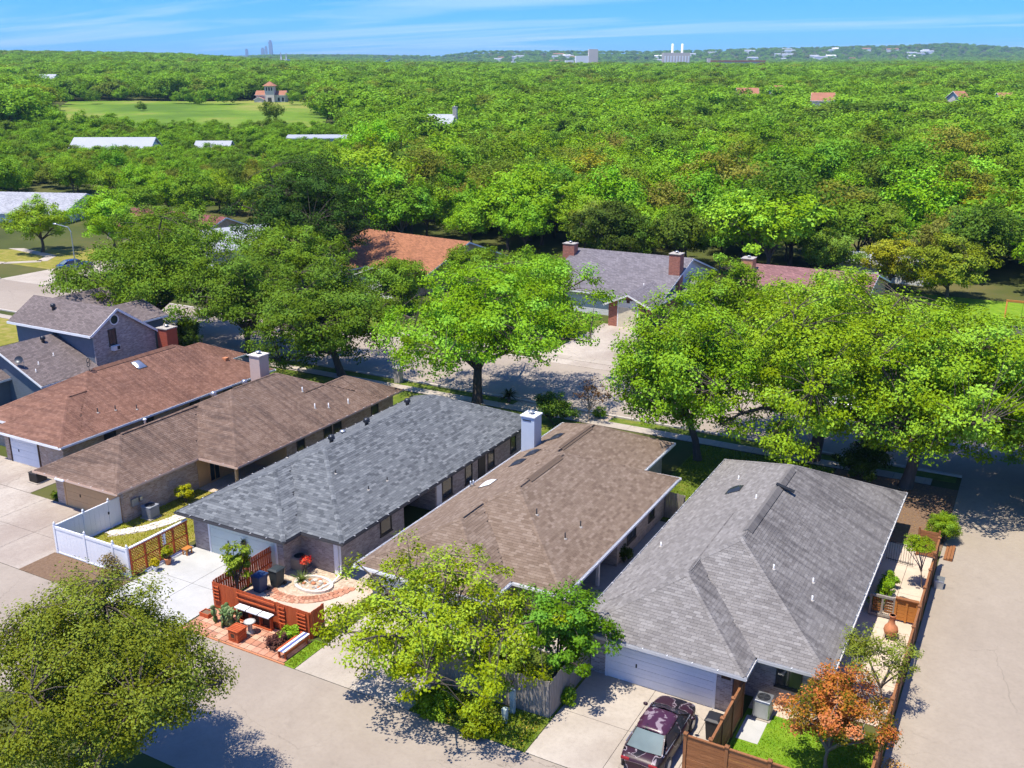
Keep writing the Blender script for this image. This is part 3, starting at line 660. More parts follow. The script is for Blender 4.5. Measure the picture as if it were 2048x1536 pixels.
for q, (x, y) in enumerate(((-26.24, 53.66), (-26.37, 50.5), (-26.44, 48.75), (-26.42, 45.07))): dome(roof4, (x, y, rz(r4, S4, x, y)), S4, M['white'] if q == 3 else M['dark_metal'], .75, .85)
c4 = chimney(roof4, -28.05, -27.1, 52.2, 53.2, 2.1, 4.85, m_plain('blue_white_siding', (.50, .57, .66), .5, .04), M['white'])
BX('louvre', M['black'], c4, -27.95, -27.35, 52.17, 52.199, 4.6, 4.66)

# --- house 3: blue grey roof
h3 = thing('house', 'house with mottled blue grey shingle roof behind the red fence', 'house', (-35.5, 47, 0))
r3 = [(-40.79, -30.15, 36.24, 58.53), (-40.79, -32.95, 34.87, 46.5)]; S3 = .467
p3 = [(-40.79, 34.87), (-32.95, 34.87), (-32.95, 36.24), (-30.15, 36.24), (-30.15, 58.53), (-40.79, 58.53)]
w3 = inset(p3, .6); xr = w3[3][0]
w3n = [w3[0], w3[1], w3[2], w3[3], (xr, 42.7), (-33.4, 42.7), (-33.4, 46.1), (xr, 46.1)] + w3[4:]
walls(h3, w3n, M['brick_grey']); roof3 = hip_roof(h3, r3, EZ, S3, M['sh3'], M['deck'], sw=.36, ex=.155)
gutters(h3, p3, EZ, M['gutter_dark'], .11, straps=1.0)
m_door_green = m_plain('pale_green_door', (.60, .68, .62), .5, .04)
garage_door(h3, -38.9, -34.1, w3[0][1], 2.1, m_door_green, M['white'], 4)
for yy, wd, z0, ht in ((40.9, 1.1, .8, 1.1), (47.4, 1.2, .5, 1.5), (50.0, .9, .5, 1.5), (52.9, .9, .5, 1.5), (56.0, .8, .6, 1.3)): window(h3, '+x', (xr, yy), z0, wd, ht, M['frame_dark'])
BX('door', M['black'], h3, xr+.002, xr+.05, 51.2, 52.1, .05, 2.05)
BX('white_panel', M['white'], h3, xr+.002, xr+.04, 46.2, 46.75, .05, 2.1)
window(h3, '+x', (-33.4, 44.4), .1, 1.8, 1.95, M['frame_dark'], mull=2, name='glazed_door')
MB().box(-31.15, -30.85, w3[2][1]-.12, w3[2][1]-.002, .05, 2.1).build('downpipe_cover', M['white'], h3)
MB().tube([(-30.6, 36.6, 2.15), (-30.6, 36.6, .35), (-30.6, 36.0, .12), (-30.9, 34.6, .1)], .05, 8).build('downpipe', M['white'], h3)
for x, y in ((-36.95, 44.0), (-36.85, 47.45), (-36.7, 51.85)): turbine(roof3, x, y, rz(r3, S3, x, y), M['dark_metal'])
MB().lathe([(.1, -.1), (.1, .12), (.22, .14), (.2, .22), (.05, .27)], (-38.8, 47.4, rz(r3, S3, -38.8, 47.4)), 14).build('mushroom_vent', M['galv'], roof3, True)
for x, y in ((-31.92, 41.0), (-31.83, 42.67), (-33.76, 40.4), (-40.2, 43.6)): pipe(roof3, x, y, rz(r3, S3, x, y), M['black'], .3)

# --- house 2: umber roof
h2 = thing('house', 'house with stained dark umber roof, tan garage door and tan chimney', 'house', (-47.5, 47, 0))
r2 = [(-53.47, -42.52, 41.39, 56.91), (-53.17, -45.79, 34.92, 50.5), (-48.62, -42.52, 48.5, 59.44)]; S2 = .49
p2 = [(-53.17, 34.92), (-45.79, 34.92), (-45.79, 41.39), (-42.52, 41.39), (-42.52, 59.44), (-48.62, 59.44), (-48.62, 56.91), (-53.47, 56.91), (-53.47, 41.39), (-53.17, 41.39)]
w2 = [(-52.4, 35.72), (-46.25, 35.72), (-46.25, 46.6), (-43.05, 46.6), (-43.05, 58.9), (-48.1, 58.9), (-48.1, 56.4), (-52.9, 56.4), (-52.9, 42.0), (-52.4, 42.0)]
walls(h2, w2, M['brick_tan']); roof2 = hip_roof(h2, r2, EZ, S2, M['sh2'], M['deck'], sw=.3, ex=.15, gap=.014)
gutters(h2, p2, EZ, M['trim_tan'], .1, straps=1.0)
garage_door(h2, -51.5, -46.65, 35.72, 2.1, M['tan_paint'], M['tan_paint'], 4)
MB().box(-46.25, -46.20, 41.6, 46.58, 0, 2.14).build('porch_panel', M['tan_paint'], h2)
MB().box(-46.2, -43.1, 46.53, 46.585, 0, 2.14).build('porch_panel', M['tan_paint'], h2)
window(h2, '+x', (-46.2, 43.0), .1, .95, 1.95, M['tan_paint'], mull=2, name='glazed_door'); window(h2, '+x', (-46.2, 44.4), .7, .8, 1.2, M['tan_paint'])
BX('post', M['tan_paint'], h2, -42.96, -42.8, 41.6, 41.76, 0, EZ-.16); BX('porch_slab', M['path_tan'], h2, -46.2, -42.6, 41.5, 46.5, -.05, .07)
for yy, wd in ((50.9, .9), (52.0, .9), (56.5, .9), (48.0, .8)): window(h2, '+x', (-43.05, yy), .7, wd, 1.2, M['frame_dark'])
for x, y in ((-45.72, 51.55), (-44.08, 50.9), (-43.68, 51.92), (-43.35, 53.75)): pipe(roof2, x, y, rz(r2, S2, x, y), M['white'], .42, .05)
chimney(roof2, -51.3, -50.3, 52.2, 53.2, 2.6, 5.7, m_plain('rose_stucco', (.56, .42, .35), .8, .06), M['stone_white'])
turbine(roof2, -50.0, 50.2, rz(r2, S2, -50.0, 50.2), M['galv']); turbine(roof2, -50.5, 47.6, rz(r2, S2, -50.5, 47.6), M['galv'])
MB().lathe([(.07, -.2), (.07, .3), (.14, .32), (.1, .4), (.02, .44)], (-50.2, 41.2, rz(r2, S2, -50.2, 41.2)+.1), 12).build('vent_cap', M['white'], roof2, True)
BX('flood_light_box', M['white'], h2, -51.0, -50.2, 34.70, 34.80, 2.24, 2.34)
bx = group_part('meter_box', h2); BX('box', M['galv'], bx, -46.245, -46.08, 36.2, 36.65, .9, 1.35); BX('box', M['galv'], bx, -46.245, -46.1, 36.8, 37.0, 1.05, 1.3)

# --- house 1: russet roof
h1 = thing('house', 'house with russet red brown roof and white garage door', 'house', (-60, 48, 0))
r1 = [(-65.8, -55.09, 39.72, 58.83), (-62.47, -55.09, 38.21, 48.5), (-65.8, -60.45, 52.6, 61.15)]; S1 = .5
p1 = [(-62.47, 38.21), (-55.09, 38.21), (-55.09, 58.83), (-60.45, 58.83), (-60.45, 61.15), (-65.8, 61.15), (-65.8, 39.72), (-62.47, 39.72)]
w1 = inset(p1, .6); walls(h1, w1, M['brick_tan']); roof1 = hip_roof(h1, r1, EZ, S1, M['sh1'], M['deck'], sw=.3, ex=.15, gap=.014)
gutters(h1, p1, EZ, M['white'], .11)
garage_door(h1, -61.2, -58.3, w1[0][1], 2.1, M['white'], M['dark_wood'], 4)
for yy in (42.6, 46.0, 50.5, 54.0): window(h1, '+x', (w1[1][0], yy), .8, 1.0, 1.1, M['frame_dark'])
for x, y in ((-56.72, 42.66), (-56.44, 43.92), (-55.9, 45.3)): pipe(roof1, x, y, rz(r1, S1, x, y), M['black'], .42)
dome(roof1, (-59.6, 49.0, rz(r1, S1, -59.6, 49.0)), -S1, M['galv'], .8, .8)
ridge_vent(roof1, -60.45, 45.6, 53.2, EZ + S1*(10.71/2), S1, M['sh1'])
x, y = -57.54, 55.9; BX('box_vent', M['terracotta'], roof1, x-.2, x+.2, y-.2, y+.2, rz(r1, S1, x, y)-.1, rz(r1, S1, x, y)+.18)
zt = rz(r1, S1, -60.4, 45.2); m = MB().tube([(-60.4, 45.2, zt-.1), (-60.4, 45.2, zt+.35)], .02, 6)
for zc in (.52, .84): m.tube([(-60.4 + .15*math.cos(a), 45.2 + .06*math.sin(a), zt + zc + .16*math.sin(a)) for a in np.linspace(0, 2*math.pi, 15)], .03, 6)
m.build('loop_antenna', M['black'], roof1)
# ------------------------------------------------------------------ the two-storey house and the houses across the street
M['blue_siding'] = m_siding('blue_siding', (.145, .175, .215)); M['white_siding'] = m_siding('white_siding', (.74, .76, .78), .2)
M['roof_mauve_grey'] = m_roof_far('mauve_grey_roof', (.17, .14, .135)); M['roof_grey2'] = m_roof_far('slate_roof', (.185, .17, .185)); M['roof_orange'] = m_roof_far('orange_roof', (.33, .145, .075))
M['roof_mauve'] = m_roof_far('mauve_roof', (.25, .13, .125)); M['roof_pale'] = m_roof_far('pale_roof', (.36, .37, .40)); M['roof_maroon'] = m_roof_far('maroon_roof', (.22, .08, .075)); M['metal_roof'] = m_plain('pale_metal_roof', (.38, .40, .43), .45, .05, .3, .5)
M['red_siding'] = m_siding('red_siding', (.42, .10, .06), .2)
def plane_roof(root, quads, mat, th=.13, name='roof'):
    m = MB()
    for q in quads:
        n = len(q); b = [(x, y, z - th) for x, y, z in q]
        m.add(list(q) + b, [tuple(range(n)), tuple(range(n, 2*n))[::-1]] + [(i, n+i, n+(i+1) % n, (i+1) % n) for i in range(n)])
    return m.build(name, mat, root)
def gable(root, x0, x1, y0, y1, ez, zr, axis, roofmat, wallmat, oh=.4, z0=-.1, name='wall', gablemat=None):
    # ridge along axis; returns roof
    if axis == 'x':
        ym = (y0+y1)/2; s = (zr-ez)/(ym-y0)
        q = [[(x0, y0, ez), (x1, y0, ez), (x1, ym, zr), (x0, ym, zr)], [(x1, y1, ez), (x0, y1, ez), (x0, ym, zr), (x1, ym, zr)]]
        a, b = y0+oh, y1-oh; za = ez + s*oh - .14; pr = [(a, z0), (b, z0), (b, za), (ym, zr-.14), (a, za)]
        v = [(x0+oh, y, z) for y, z in pr] + [(x1-oh, y, z) for y, z in pr]
    else:
        xm = (x0+x1)/2; s = (zr-ez)/(xm-x0)
        q = [[(x1, y0, ez), (x1, y1, ez), (xm, y1, zr), (xm, y0, zr)], [(x0, y1, ez), (x0, y0, ez), (xm, y0, zr), (xm, y1, zr)]]
        a, b = x0+oh, x1-oh; za = ez + s*oh - .14; pr = [(a, z0), (b, z0), (b, za), (xm, zr-.14), (a, za)]
        v = [(x, y1-oh, z) for x, z in pr] + [(x, y0+oh, z) for x, z in pr]
    MB().add(v, [(0,4,3,2,1), (5,6,7,8,9)] + [(i, (i+1) % 5, 5+(i+1) % 5, 5+i) for i in range(5)]).build(name, wallmat, root)
    r = plane_roof(root, q, roofmat)
    fas = MB()
    for qq in q: fas.bar(Vector(qq[0]) - Vector((0, 0, .13)), Vector(qq[1]) - Vector((0, 0, .13)), .06, .16)
    for qq in q: fas.bar(Vector(qq[1]) - Vector((0, 0, .14)), Vector(qq[2]) - Vector((0, 0, .14)), .06, .18); fas.bar(Vector(qq[0]) - Vector((0, 0, .14)), Vector(qq[3]) - Vector((0, 0, .14)), .06, .18)
    fas.build('fascia', M['white'], root)
    return r
h0 = thing('house', 'two storey blue sided house with a brick gable wall and mauve grey roofs', 'house', (-74, 53, 0))
pr = [(52.1, -.1), (58.4, -.1), (58.4, 4.15), (54.5, 6.82), (52.1, 5.36)]
MB().add([(-78.6, y, z) for y, z in pr] + [(-68.62, y, z) for y, z in pr], [(0,4,3,2,1), (5,6,7,8,9)] + [(i, (i+1) % 5, 5+(i+1) % 5, 5+i) for i in range(5)]).build('wall', M['blue_siding'], h0)
pr2 = [(52.06, -.1), (58.44, -.1), (58.44, 4.1), (54.5, 6.8), (52.06, 5.3)]
MB().add([(-68.61, y, z) for y, z in pr2] + [(-68.5, y, z) for y, z in pr2], [(0,4,3,2,1), (5,6,7,8,9)] + [(i, (i+1) % 5, 5+(i+1) % 5, 5+i) for i in range(5)]).build('gable_wall', M['brick_mauve'], h0)
rf0 = plane_roof(h0, [[(-79, 51.6, 5.22), (-68.2, 51.6, 5.22), (-68.2, 54.5, 7.0), (-79, 54.5, 7.0)], [(-68.2, 59.0, 3.9), (-79, 59.0, 3.9), (-79, 54.5, 7.0), (-68.2, 54.5, 7.0)]], M['roof_mauve_grey'])
MB().bar((-68.17, 51.6, 5.1), (-68.17, 54.5, 6.88), .05, .2).bar((-68.17, 54.5, 6.88), (-68.17, 59.0, 3.78), .05, .2).box(-79, -68.2, 51.52, 51.58, 5.0, 5.2).build('fascia', M['white'], h0)
gable(h0, -75.5, -69.3, 55.8, 60.8, 5.0, 6.12, 'y', M['roof_mauve_grey'], M['blue_siding'], .35)
gable(h0, -81.0, -75.9, 55.9, 61.7, 5.3, 6.5, 'y', M['roof_mauve_grey'], M['blue_siding'], .35)
gable(h0, -78.6, -68.0, 46.4, 52.05, 2.35, 4.75, 'y', M['roof_mauve_grey'], M['blue_siding'], .45)
gable(h0, -79.6, -72.4, 44.6, 49, 2.3, 3.9, 'y', M['roof_mauve_grey'], M['blue_siding'], .4)
window(h0, '+x', (-68.5, 53.93), 3.85, .8, 1.4, M['frame_dark'], mull=2)
wa = group_part('window_air_conditioner', h0); BX('case', M['white'], wa, -68.46, -68.05, 53.6, 54.3, 3.45, 3.84); BX('grille', M['black'], wa, -68.049, -68.03, 53.95, 54.25, 3.5, 3.8)
m = MB(); n_ = 24
for a in range(n_): 
    t0, t1 = 2*math.pi*a/n_, 2*math.pi*(a+1)/n_; m.bar((-68.48, 54.3+.42*math.cos(t0), 6.0+.42*math.sin(t0)), (-68.48, 54.3+.42*math.cos(t1), 6.0+.42*math.sin(t1)), .1, .1, (1, 0, 0))
rw = m.build('round_window', M['white'], h0); MB().add([(-68.47, 54.3+.38*math.cos(2*math.pi*a/n_), 6.0+.38*math.sin(2*math.pi*a/n_)) for a in range(n_)], [tuple(range(n_))]).build('pane', M['glass'], rw)
chimney(h0, -68.3, -67.1, 58.5, 59.7, -.1, 4.3, M['red_siding'], M['stone'])
turbine(rf0, -75.0, 53.4, 6.35, M['dark_metal']); turbine(h0, -72.6, 50.3, 4.45, M['dark_metal'])
for x, y in ((-70.8, 49.8), (-70.3, 48.0), (-69.6, 47.2)): pipe(h0, x, y, 4.75 - (x+73.3)*.453, M['white'], .3)
sdish = group_part('satellite_dish', h0); zz_ = 4.75 - (2.9)*.453
MB().tube([(-70.4, 46.8, zz_-.1), (-70.4, 46.8, zz_+.5), (-70.55, 46.7, zz_+.65)], .03, 8).build('mast', M['galv'], sdish)
V = []; F_ = []
for i in range(5):
    for k_ in range(18):
        r_ = .38*i/4; a = 2*math.pi*k_/18; V.append(Vector((r_*math.cos(a), r_*math.sin(a)*.85, .28*(r_/.38)**2*.4)))
rot = Matrix.Rotation(R(55), 3, Vector((1, .4, 0))); V = [tuple(rot @ v + Vector((-70.6, 46.6, zz_+.62))) for v in V]
F_ = [(i*18+k_, i*18+(k_+1) % 18, (i+1)*18+(k_+1) % 18, (i+1)*18+k_) for i in range(4) for k_ in range(18)]
MB().add(V, F_).build('reflector', M['dark_metal'], sdish, True)

# grey house across the street
g1 = thing('house', 'grey roofed house across the street with two tall red brick chimneys', 'house', (-42, 104, 0))
rfg = gable(g1, -50.5, -35.6, 98.4, 118.2, 2.6, 5.6, 'x', M['roof_grey2'], M['white_siding'], .5)
gable(g1, -40.7, -35.2, 94.2, 103, 2.5, 3.75, 'y', M['roof_grey2'], M['brick_red'], .45)
BX('garage_gable_panel', M['white_siding'], g1, -39.2, -36.9, 94.55, 94.645, 2.3, 3.0)
garage_door(g1, -39.1, -36.95, 94.66, 2.15, m_plain('cream_door', (.66, .60, .46), .5), M['white'], 4, False)
BX('gable_vent', M['dark_wood'], g1, -38.15, -37.8, 94.5, 94.549, 2.75, 3.05)
chimney(g1, -37.0, -35.7, 103.9, 105.2, 0, 6.6, M['brick_red'], M['stone']); chimney(g1, -51.4, -49.9, 106.2, 107.3, 0, 6.3, M['brick_red'], M['stone'])
pipe(rfg, -38.6, 100.5, 3.4, M['white'], .4); pipe(rfg, -48, 113, 4.4, M['white'], .3)
gable(g1, -35.5, -30.6, 103.5, 111, 2.3, 3.3, 'x', M['roof_grey2'], M['white_siding'], .4)
# orange roofed house
g2 = thing('house', 'house with a bright orange shingle roof across the street', 'house', (0, 0, 0))
gable(g2, -9.2, 9.2, -7.8, 9.0, 2.6, 5.6, 'x', M['roof_orange'], M['brick_tan'], .5); gable(g2, 1.2, 9.0, -12.5, -2, 2.5, 4.0, 'y', M['roof_orange'], M['brick_tan'], .5)
gable(g2, -7, -1.4, -10.6, -2, 2.5, 3.8, 'y', M['roof_orange'], M['brick_tan'], .5)
garage_door(g2, 2.4, 7.6, -12.02, 2.1, M['white'], M['white'], 4, False); pipe(g2, -2.2, -1.5, 4.7, M['galv'], .5); pipe(g2, -4.8, 2.2, 4.9, M['galv'], .35)
for x in (-5.4, -3): window(g2, '-y', (x, -10.1), .8, 1.2, 1.1, M['white'])
g2.location = (-73.6, 106.5, 0); g2.rotation_euler = (0, 0, R(-8))
# mauve roofed house
g3 = thing('house', 'long house with a dusty mauve roof and an orange brick chimney', 'house', (-19, 108, 0))
gable(g3, -29.4, -15.5, 101.2, 121, 2.6, 5.1, 'x', M['roof_mauve'], M['brick_tan'], .5); gable(g3, -23.5, -16, 95.5, 104, 2.5, 4.0, 'y', M['roof_mauve'], M['brick_tan'], .5)
garage_door(g3, -22, -17.4, 95.98, 2.1, M['white'], M['white'], 4, False)
chimney(g3, -30.0, -28.7, 108.3, 109.8, 0, 6.0, M['brick_orange'], M['stone'])
for x in (-27.5, -25): window(g3, '-y', (x, 101.68), .8, 1.3, 1.1, M['white'], mull=2)
# houses at the far left
g4 = thing('house', 'pale blue grey roofed house beside the young tree', 'house', (0, 0, 0))
gable(g4, -12, 10, -8, 8, 2.7, 5.4, 'x', M['roof_pale'], M['white_siding'], .5); gable(g4, -13, -4, -13, -3, 2.6, 4.4, 'y', M['roof_pale'], M['white_siding'], .5)
for x in (1, 5, 8): window(g4, '-y', (x, -7.5), .8, 1.4, 1.2, M['white'], mull=2)
g4.location = (-163, 116, 0); g4.rotation_euler = (0, 0, R(20))
g5 = thing('house', 'house with a long maroon roof under the dark trees', 'house', (0, 0, 0))
gable(g5, -11.5, 11.5, -6, 6, 2.6, 4.9, 'x', M['roof_maroon'], M['brick_tan'], .5); pipe(g5, -3, -2, 4.2, M['white'], .4); pipe(g5, 4, -1.5, 4.4, M['white'], .4); window(g5, '-y', (0, -5.5), .8, 1.6, 1.2, M['white'], mull=2)
g5.location = (-123, 112, 0); g5.rotation_euler = (0, 0, R(-4))
g6 = thing('house', 'white sided gabled house half hidden by dark trees', 'house', (0, 0, 0))
gable(g6, -5, 5, -6, 6, 2.8, 5.2, 'y', M['metal_roof'], M['white_siding'], .4); window(g6, '-y', (1.5, -5.6), .9, 1.4, 1.2, M['frame_dark'], mull=2); BX('door', M['white'], g6, -1.2, -.2, -5.64, -5.605, .05, 2.1)
g6.location = (-102, 103, 0); g6.rotation_euler = (0, 0, R(-20))
sh = thing('shed', 'flat pale roofed shed beside the swing lawn', 'shed', (0, 0, 0))
gable(sh, -6, 6, -3, 3, 2.4, 3.3, 'x', M['metal_roof'], M['white_siding'], .3); BX('door', M['white'], sh, -1, 0, -2.74, -2.705, .05, 2.0); sh.location = (-18, 136, 0); sh.rotation_euler = (0, 0, R(-4))
g7 = thing('house', 'white walled house cut off by the edge of the view', 'house', (0, 0, 0))
gable(g7, -6, 6, -6, 6, 4.8, 7, 'x', M['roof_pale'], M['white_siding'], .4); window(g7, '-x', (-5.6, 0), 2, 1.4, 1.2, M['frame_dark'], mull=2); g7.location = (7.2, 121, 0)
# swing frame
sw = thing('swing_frame', 'orange wooden swing frame on the bright back lawn', 'swing', (-1, 118, 0))
MB().bar((-3, 118, 2.2), (1.6, 118, 2.2), .16, .2).build('beam', M['cedar_orange'], sw)
for x in (-2.9, 1.5):
    for dy_ in (-1, 1): MB().bar((x, 118 + dy_, 0), (x, 118, 2.15), .14, .14).build('leg', M['cedar_orange'], sw)
for x in (-1.3, -.5): MB().tube([(x, 118, 2.1), (x, 118, .5)], .015, 5).build('chain', M['black'], sw)
BX('seat', M['dark_wood'], sw, -1.35, -.45, 117.85, 118.15, .46, .5)

# ------------------------------------------------------------------ fences
def board_fence(label, p, q, h=1.8, bay=2.1, nb=12, mat='cedar_h', pm='cedar', name='board_fence', capm='cedar', side=1):
    p, q = Vector((*p, 0)), Vector((*q, 0)); L = (q-p).length; d = (q-p)/L; nrm = Vector((d.y, -d.x, 0)); n = max(1, round(L/bay))
    f = thing(name, label, 'fence', tuple(p))
    for i in range(n+1):
        c = p + d*(L*i/n); a = math.atan2(d.y, d.x)
        po = MB().cbox(c.x, c.y, (h+.02)/2, .12, .12, h+.02, a).build('post', M[pm], f)
        m = MB().cbox(c.x, c.y, h+.05, .17, .17, .05, a); b = len(m.v)
        m.add([(c.x-.07, c.y-.07, h+.075), (c.x+.07, c.y-.07, h+.075), (c.x+.07, c.y+.07, h+.075), (c.x-.07, c.y+.07, h+.075), (c.x, c.y, h+.15)], [(0,1,4), (1,2,4), (2,3,4), (3,0,4)]); m.build('post_cap', M[capm], po)
    for i in range(n):
        a0, a1 = p + d*(L*i/n + .062), p + d*(L*(i+1)/n - .062); bh = (h-.12)/nb
        for j in range(nb):
            z = .06 + bh*(j+.5); o_ = nrm*(.012*(random.random()-.5))
            MB().bar(a0 + o_ + Vector((0, 0, z)), a1 + o_ + Vector((0, 0, z)), .022, bh-.012).build('board', M[mat], f)
        MB().bar(a0 + Vector((0, 0, h-.03)), a1 + Vector((0, 0, h-.03)), .1, .04).build('top_rail', M[pm], f)
    return f
board_fence('long cedar board fence along the side road', (-2.78, 30.75), (-2.78, 53.2))
board_fence('cedar board fence across the front of the green lawn', (-9.35, 30.75), (-2.9, 30.75), bay=1.6)
board_fence('short cedar board fence between car and air conditioner', (-8.4, 30.87), (-8.4, 35.25), bay=1.45)
board_fence('weathered board fence below the swing lawn', (-4.5, 107.5), (6, 107.5), mat='grey_wood', pm='grey_wood', capm='grey_wood', bay=2.4, nb=8)
def picket_fence(label, p, q, h, mat, pw=.135, gap=.012, name='picket_fence', rails=(.35, .8), dz=.03, side=1, post_every=2.2):
    p, q = Vector((*p, 0)), Vector((*q, 0)); L = (q-p).length; d = (q-p)/L; nrm = Vector((d.y, -d.x, 0)); a = math.atan2(d.y, d.x)
    f = thing(name, label, 'fence', tuple(p)); n = int(L/(pw+gap))
    for i in range(n):
        c = p + d*((i+.5)*L/n) + nrm*(side*.035 + random.uniform(-.004, .004)); hh = h + random.uniform(-dz, dz)
        MB().cbox(c.x, c.y, .03 + hh/2, pw, .02, hh, a).build('picket', mat, f)
    for z in rails: MB().bar(p + Vector((0, 0, z*h)), q + Vector((0, 0, z*h)), .045, .09).build('rail', mat, f)
    k_ = max(1, round(L/post_every))
    for i in range(k_+1):
        c = p + d*(L*i/k_) - nrm*side*.075; MB().cbox(c.x, c.y, h*.48, .09, .09, h*.96, a).build('post', mat, f)
    return f
picket_fence('weathered grey picket fence under the yellow green tree', (-20.8, 31.05), (-15.45, 31.3), 1.75, M['grey_wood'], rails=(.2, .8))
picket_fence('weathered grey picket fence running back beside the car driveway', (-15.45, 31.42), (-15.45, 35.55), 1.75, M['grey_wood'], rails=(.2, .8))
rf_ = picket_fence('red stained fence front with trellises and a white topped shelf', (-34.4, 31.15), (-28.15, 31.15), 1.45, M['red_wood'], .14, .004, dz=.012, rails=(.25, .85))
picket_fence('red stained slatted fence beside the white driveway', (-34.42, 31.22), (-34.42, 35.7), 1.45, M['red_wood'], .13, .03, dz=.012, side=-1)
picket_fence('short red stained fence end by the grass strip', (-28.12, 31.2), (-28.12, 32.15), 1.45, M['red_wood'], .14, .004, dz=.012)
for x0, x1, z0, z1, n_ in ((-34.3, -33.9, .55, 1.3, 5), (-32.7, -30.2, 1.05, 1.35, 2), (-30.0, -29.6, .45, 1.3, 5), (-28.85, -28.3, .35, 1.3, 6)):
    tr = group_part('trellis', rf_)
    for j in range(n_): z = z0 + (z1-z0)*j/max(1, n_-1); MB().box(x0, x1, 31.0, 31.05, z-.02, z+.02).build('slat', M['red_wood_h'], tr)
    for x in (x0+.05, x1-.05): MB().box(x-.02, x+.02, 31.051, 31.09, z0-.08, z1+.08).build('upright', M['red_wood'], tr)
# shelf unit on the fence
se = thing('shelf_unit', 'dark backed red shelf with three white trough lids on the red fence', 'shelf', (-31.4, 30.9, 0))
BX('back_panel', M['dark_wood'], se, -32.3, -30.3, 30.93, 30.97, .12, .78); BX('base_board', M['red_wood_h'], se, -32.35, -30.25, 30.72, 30.96, .03, .11)
for x in (-32.33, -31.66, -30.98, -30.3): BX('upright', M['red_wood'], se, x-.03, x+.03, 30.74, 30.92, .115, .79)
for j in range(3): x = -32.42 + j*.76; t_ = BX('trough', M['white'], se, x, x+.70, 30.55, 30.95, .80, .87, bevel=.01); BX('strap', M['black'], t_, x+.7, x+.745, 30.56, 30.94, .80, .85)
# white vinyl fence
def white_post(root, x, y, h=1.82):
    p = BX('post', M['white_vinyl'], root, x-.065, x+.065, y-.065, y+.065, 0, h-.1)
    h -= .1
    MB().lathe([(.085, 0), (.085, .025), (.04, .04), (.04, .06), (.07, .10), (.065, .15), (.03, .2), (.01, .23)], (x, y, h+.001), 12).build('finial', M['white_vinyl'], p, True)
wf = thing('vinyl_fence', 'white vinyl privacy fence facing the alley', 'fence', (-43.5, 31.2, 0))
px_ = [-46.5, -44.0, -41.75, -40.65]
for x in px_: white_post(wf, x, 31.2)
for a_, b_ in zip(px_[:-1], px_[1:]):
    nb = max(2, int((b_-a_-.13)/.28))
    for j in range(nb): w_ = (b_-a_-.132)/nb; BX('panel', M['white_vinyl'], wf, a_+.066+w_*j+.003, a_+.066+w_*(j+1)-.003, 31.18, 31.22, .1, 1.52)
    BX('rail', M['white_vinyl'], wf, a_+.066, b_-.066, 31.155, 31.245, 1.522, 1.68); BX('rail', M['white_vinyl'], wf, a_+.066, b_-.066, 31.155, 31.245, .02, .098)
wf2 = thing('vinyl_fence', 'white vinyl fence with gate running back to the tan brick house', 'fence', (-46.5, 33.4, 0))
ys_ = [31.27, 33.1, 34.85, 35.7]
for y in ys_[1:3]: white_post(wf2, -46.5, y)
for q, (a_, b_) in enumerate(zip(ys_[:-1], ys_[1:])):
    a2, b2 = a_ + (.066 if q else 0), b_ - .066; nb = max(2, int((b2-a2)/.28)); w_ = (b2-a2)/nb
    for j in range(nb): BX('panel', M['white_vinyl'], wf2, -46.52, -46.48, a2+w_*j+.003, a2+w_*(j+1)-.003, .1, 1.6)
    BX('rail', M['white_vinyl'], wf2, -46.545, -46.455, a2, b2, 1.602, 1.72); BX('rail', M['white_vinyl'], wf2, -46.545, -46.455, a2, b2, .02, .098)
BX('latch', M['black'], wf2, -46.452, -46.41, 34.70, 34.78, .95, 1.1)
# red lattice fence
lf = thing('lattice_fence', 'red lattice screen with a white top rail beside the white driveway', 'fence', (-40.55, 33.2, 0))
BX('top_rail', M['white_vinyl'], lf, -40.62, -40.48, 31.27, 35.3, 1.70, 1.76); white_post(lf, -40.55, 33.6, 1.72)
for j in range(5): y = 31.3 + j*.98; BX('stile', M['red_wood'], lf, -40.6, -40.5, y-.04, y+.04, .1, 1.69)
for z in (.1, .87, 1.62): BX('rail', M['red_wood_h'], lf, -40.49, -40.465, 31.27, 35.28, z, z+.07)
for j in range(4):
    for z0, z1 in ((.18, .86), (.95, 1.61)):
        y0, y1 = 31.35 + j*.98, 32.2 + j*.98; m = MB(); wv, hv = y1-y0, z1-z0; st = .17
        for sg, xx in ((1, -40.535), (-1, -40.52)):
            c_ = -hv
            while c_ < wv:
                ya, za, yb, zb = (c_, 0, c_+hv, hv)
                if ya < 0: za -= ya; ya = 0
                if yb > wv: zb -= yb-wv; yb = wv
                if yb-ya > .03: m.bar((xx, y0+ya, z0+za) if sg > 0 else (xx, y0+ya, z1-za), (xx, y0+yb, z0+zb) if sg > 0 else (xx, y0+yb, z1-zb), .036, .012, (1, 0, 0))
                c_ += st
        m.build('lattice_panel', M['red_wood'], lf)
BX('planter_rail', M['white'], lf, -40.44, -40.2, 32.0, 35.3, .03, .14)
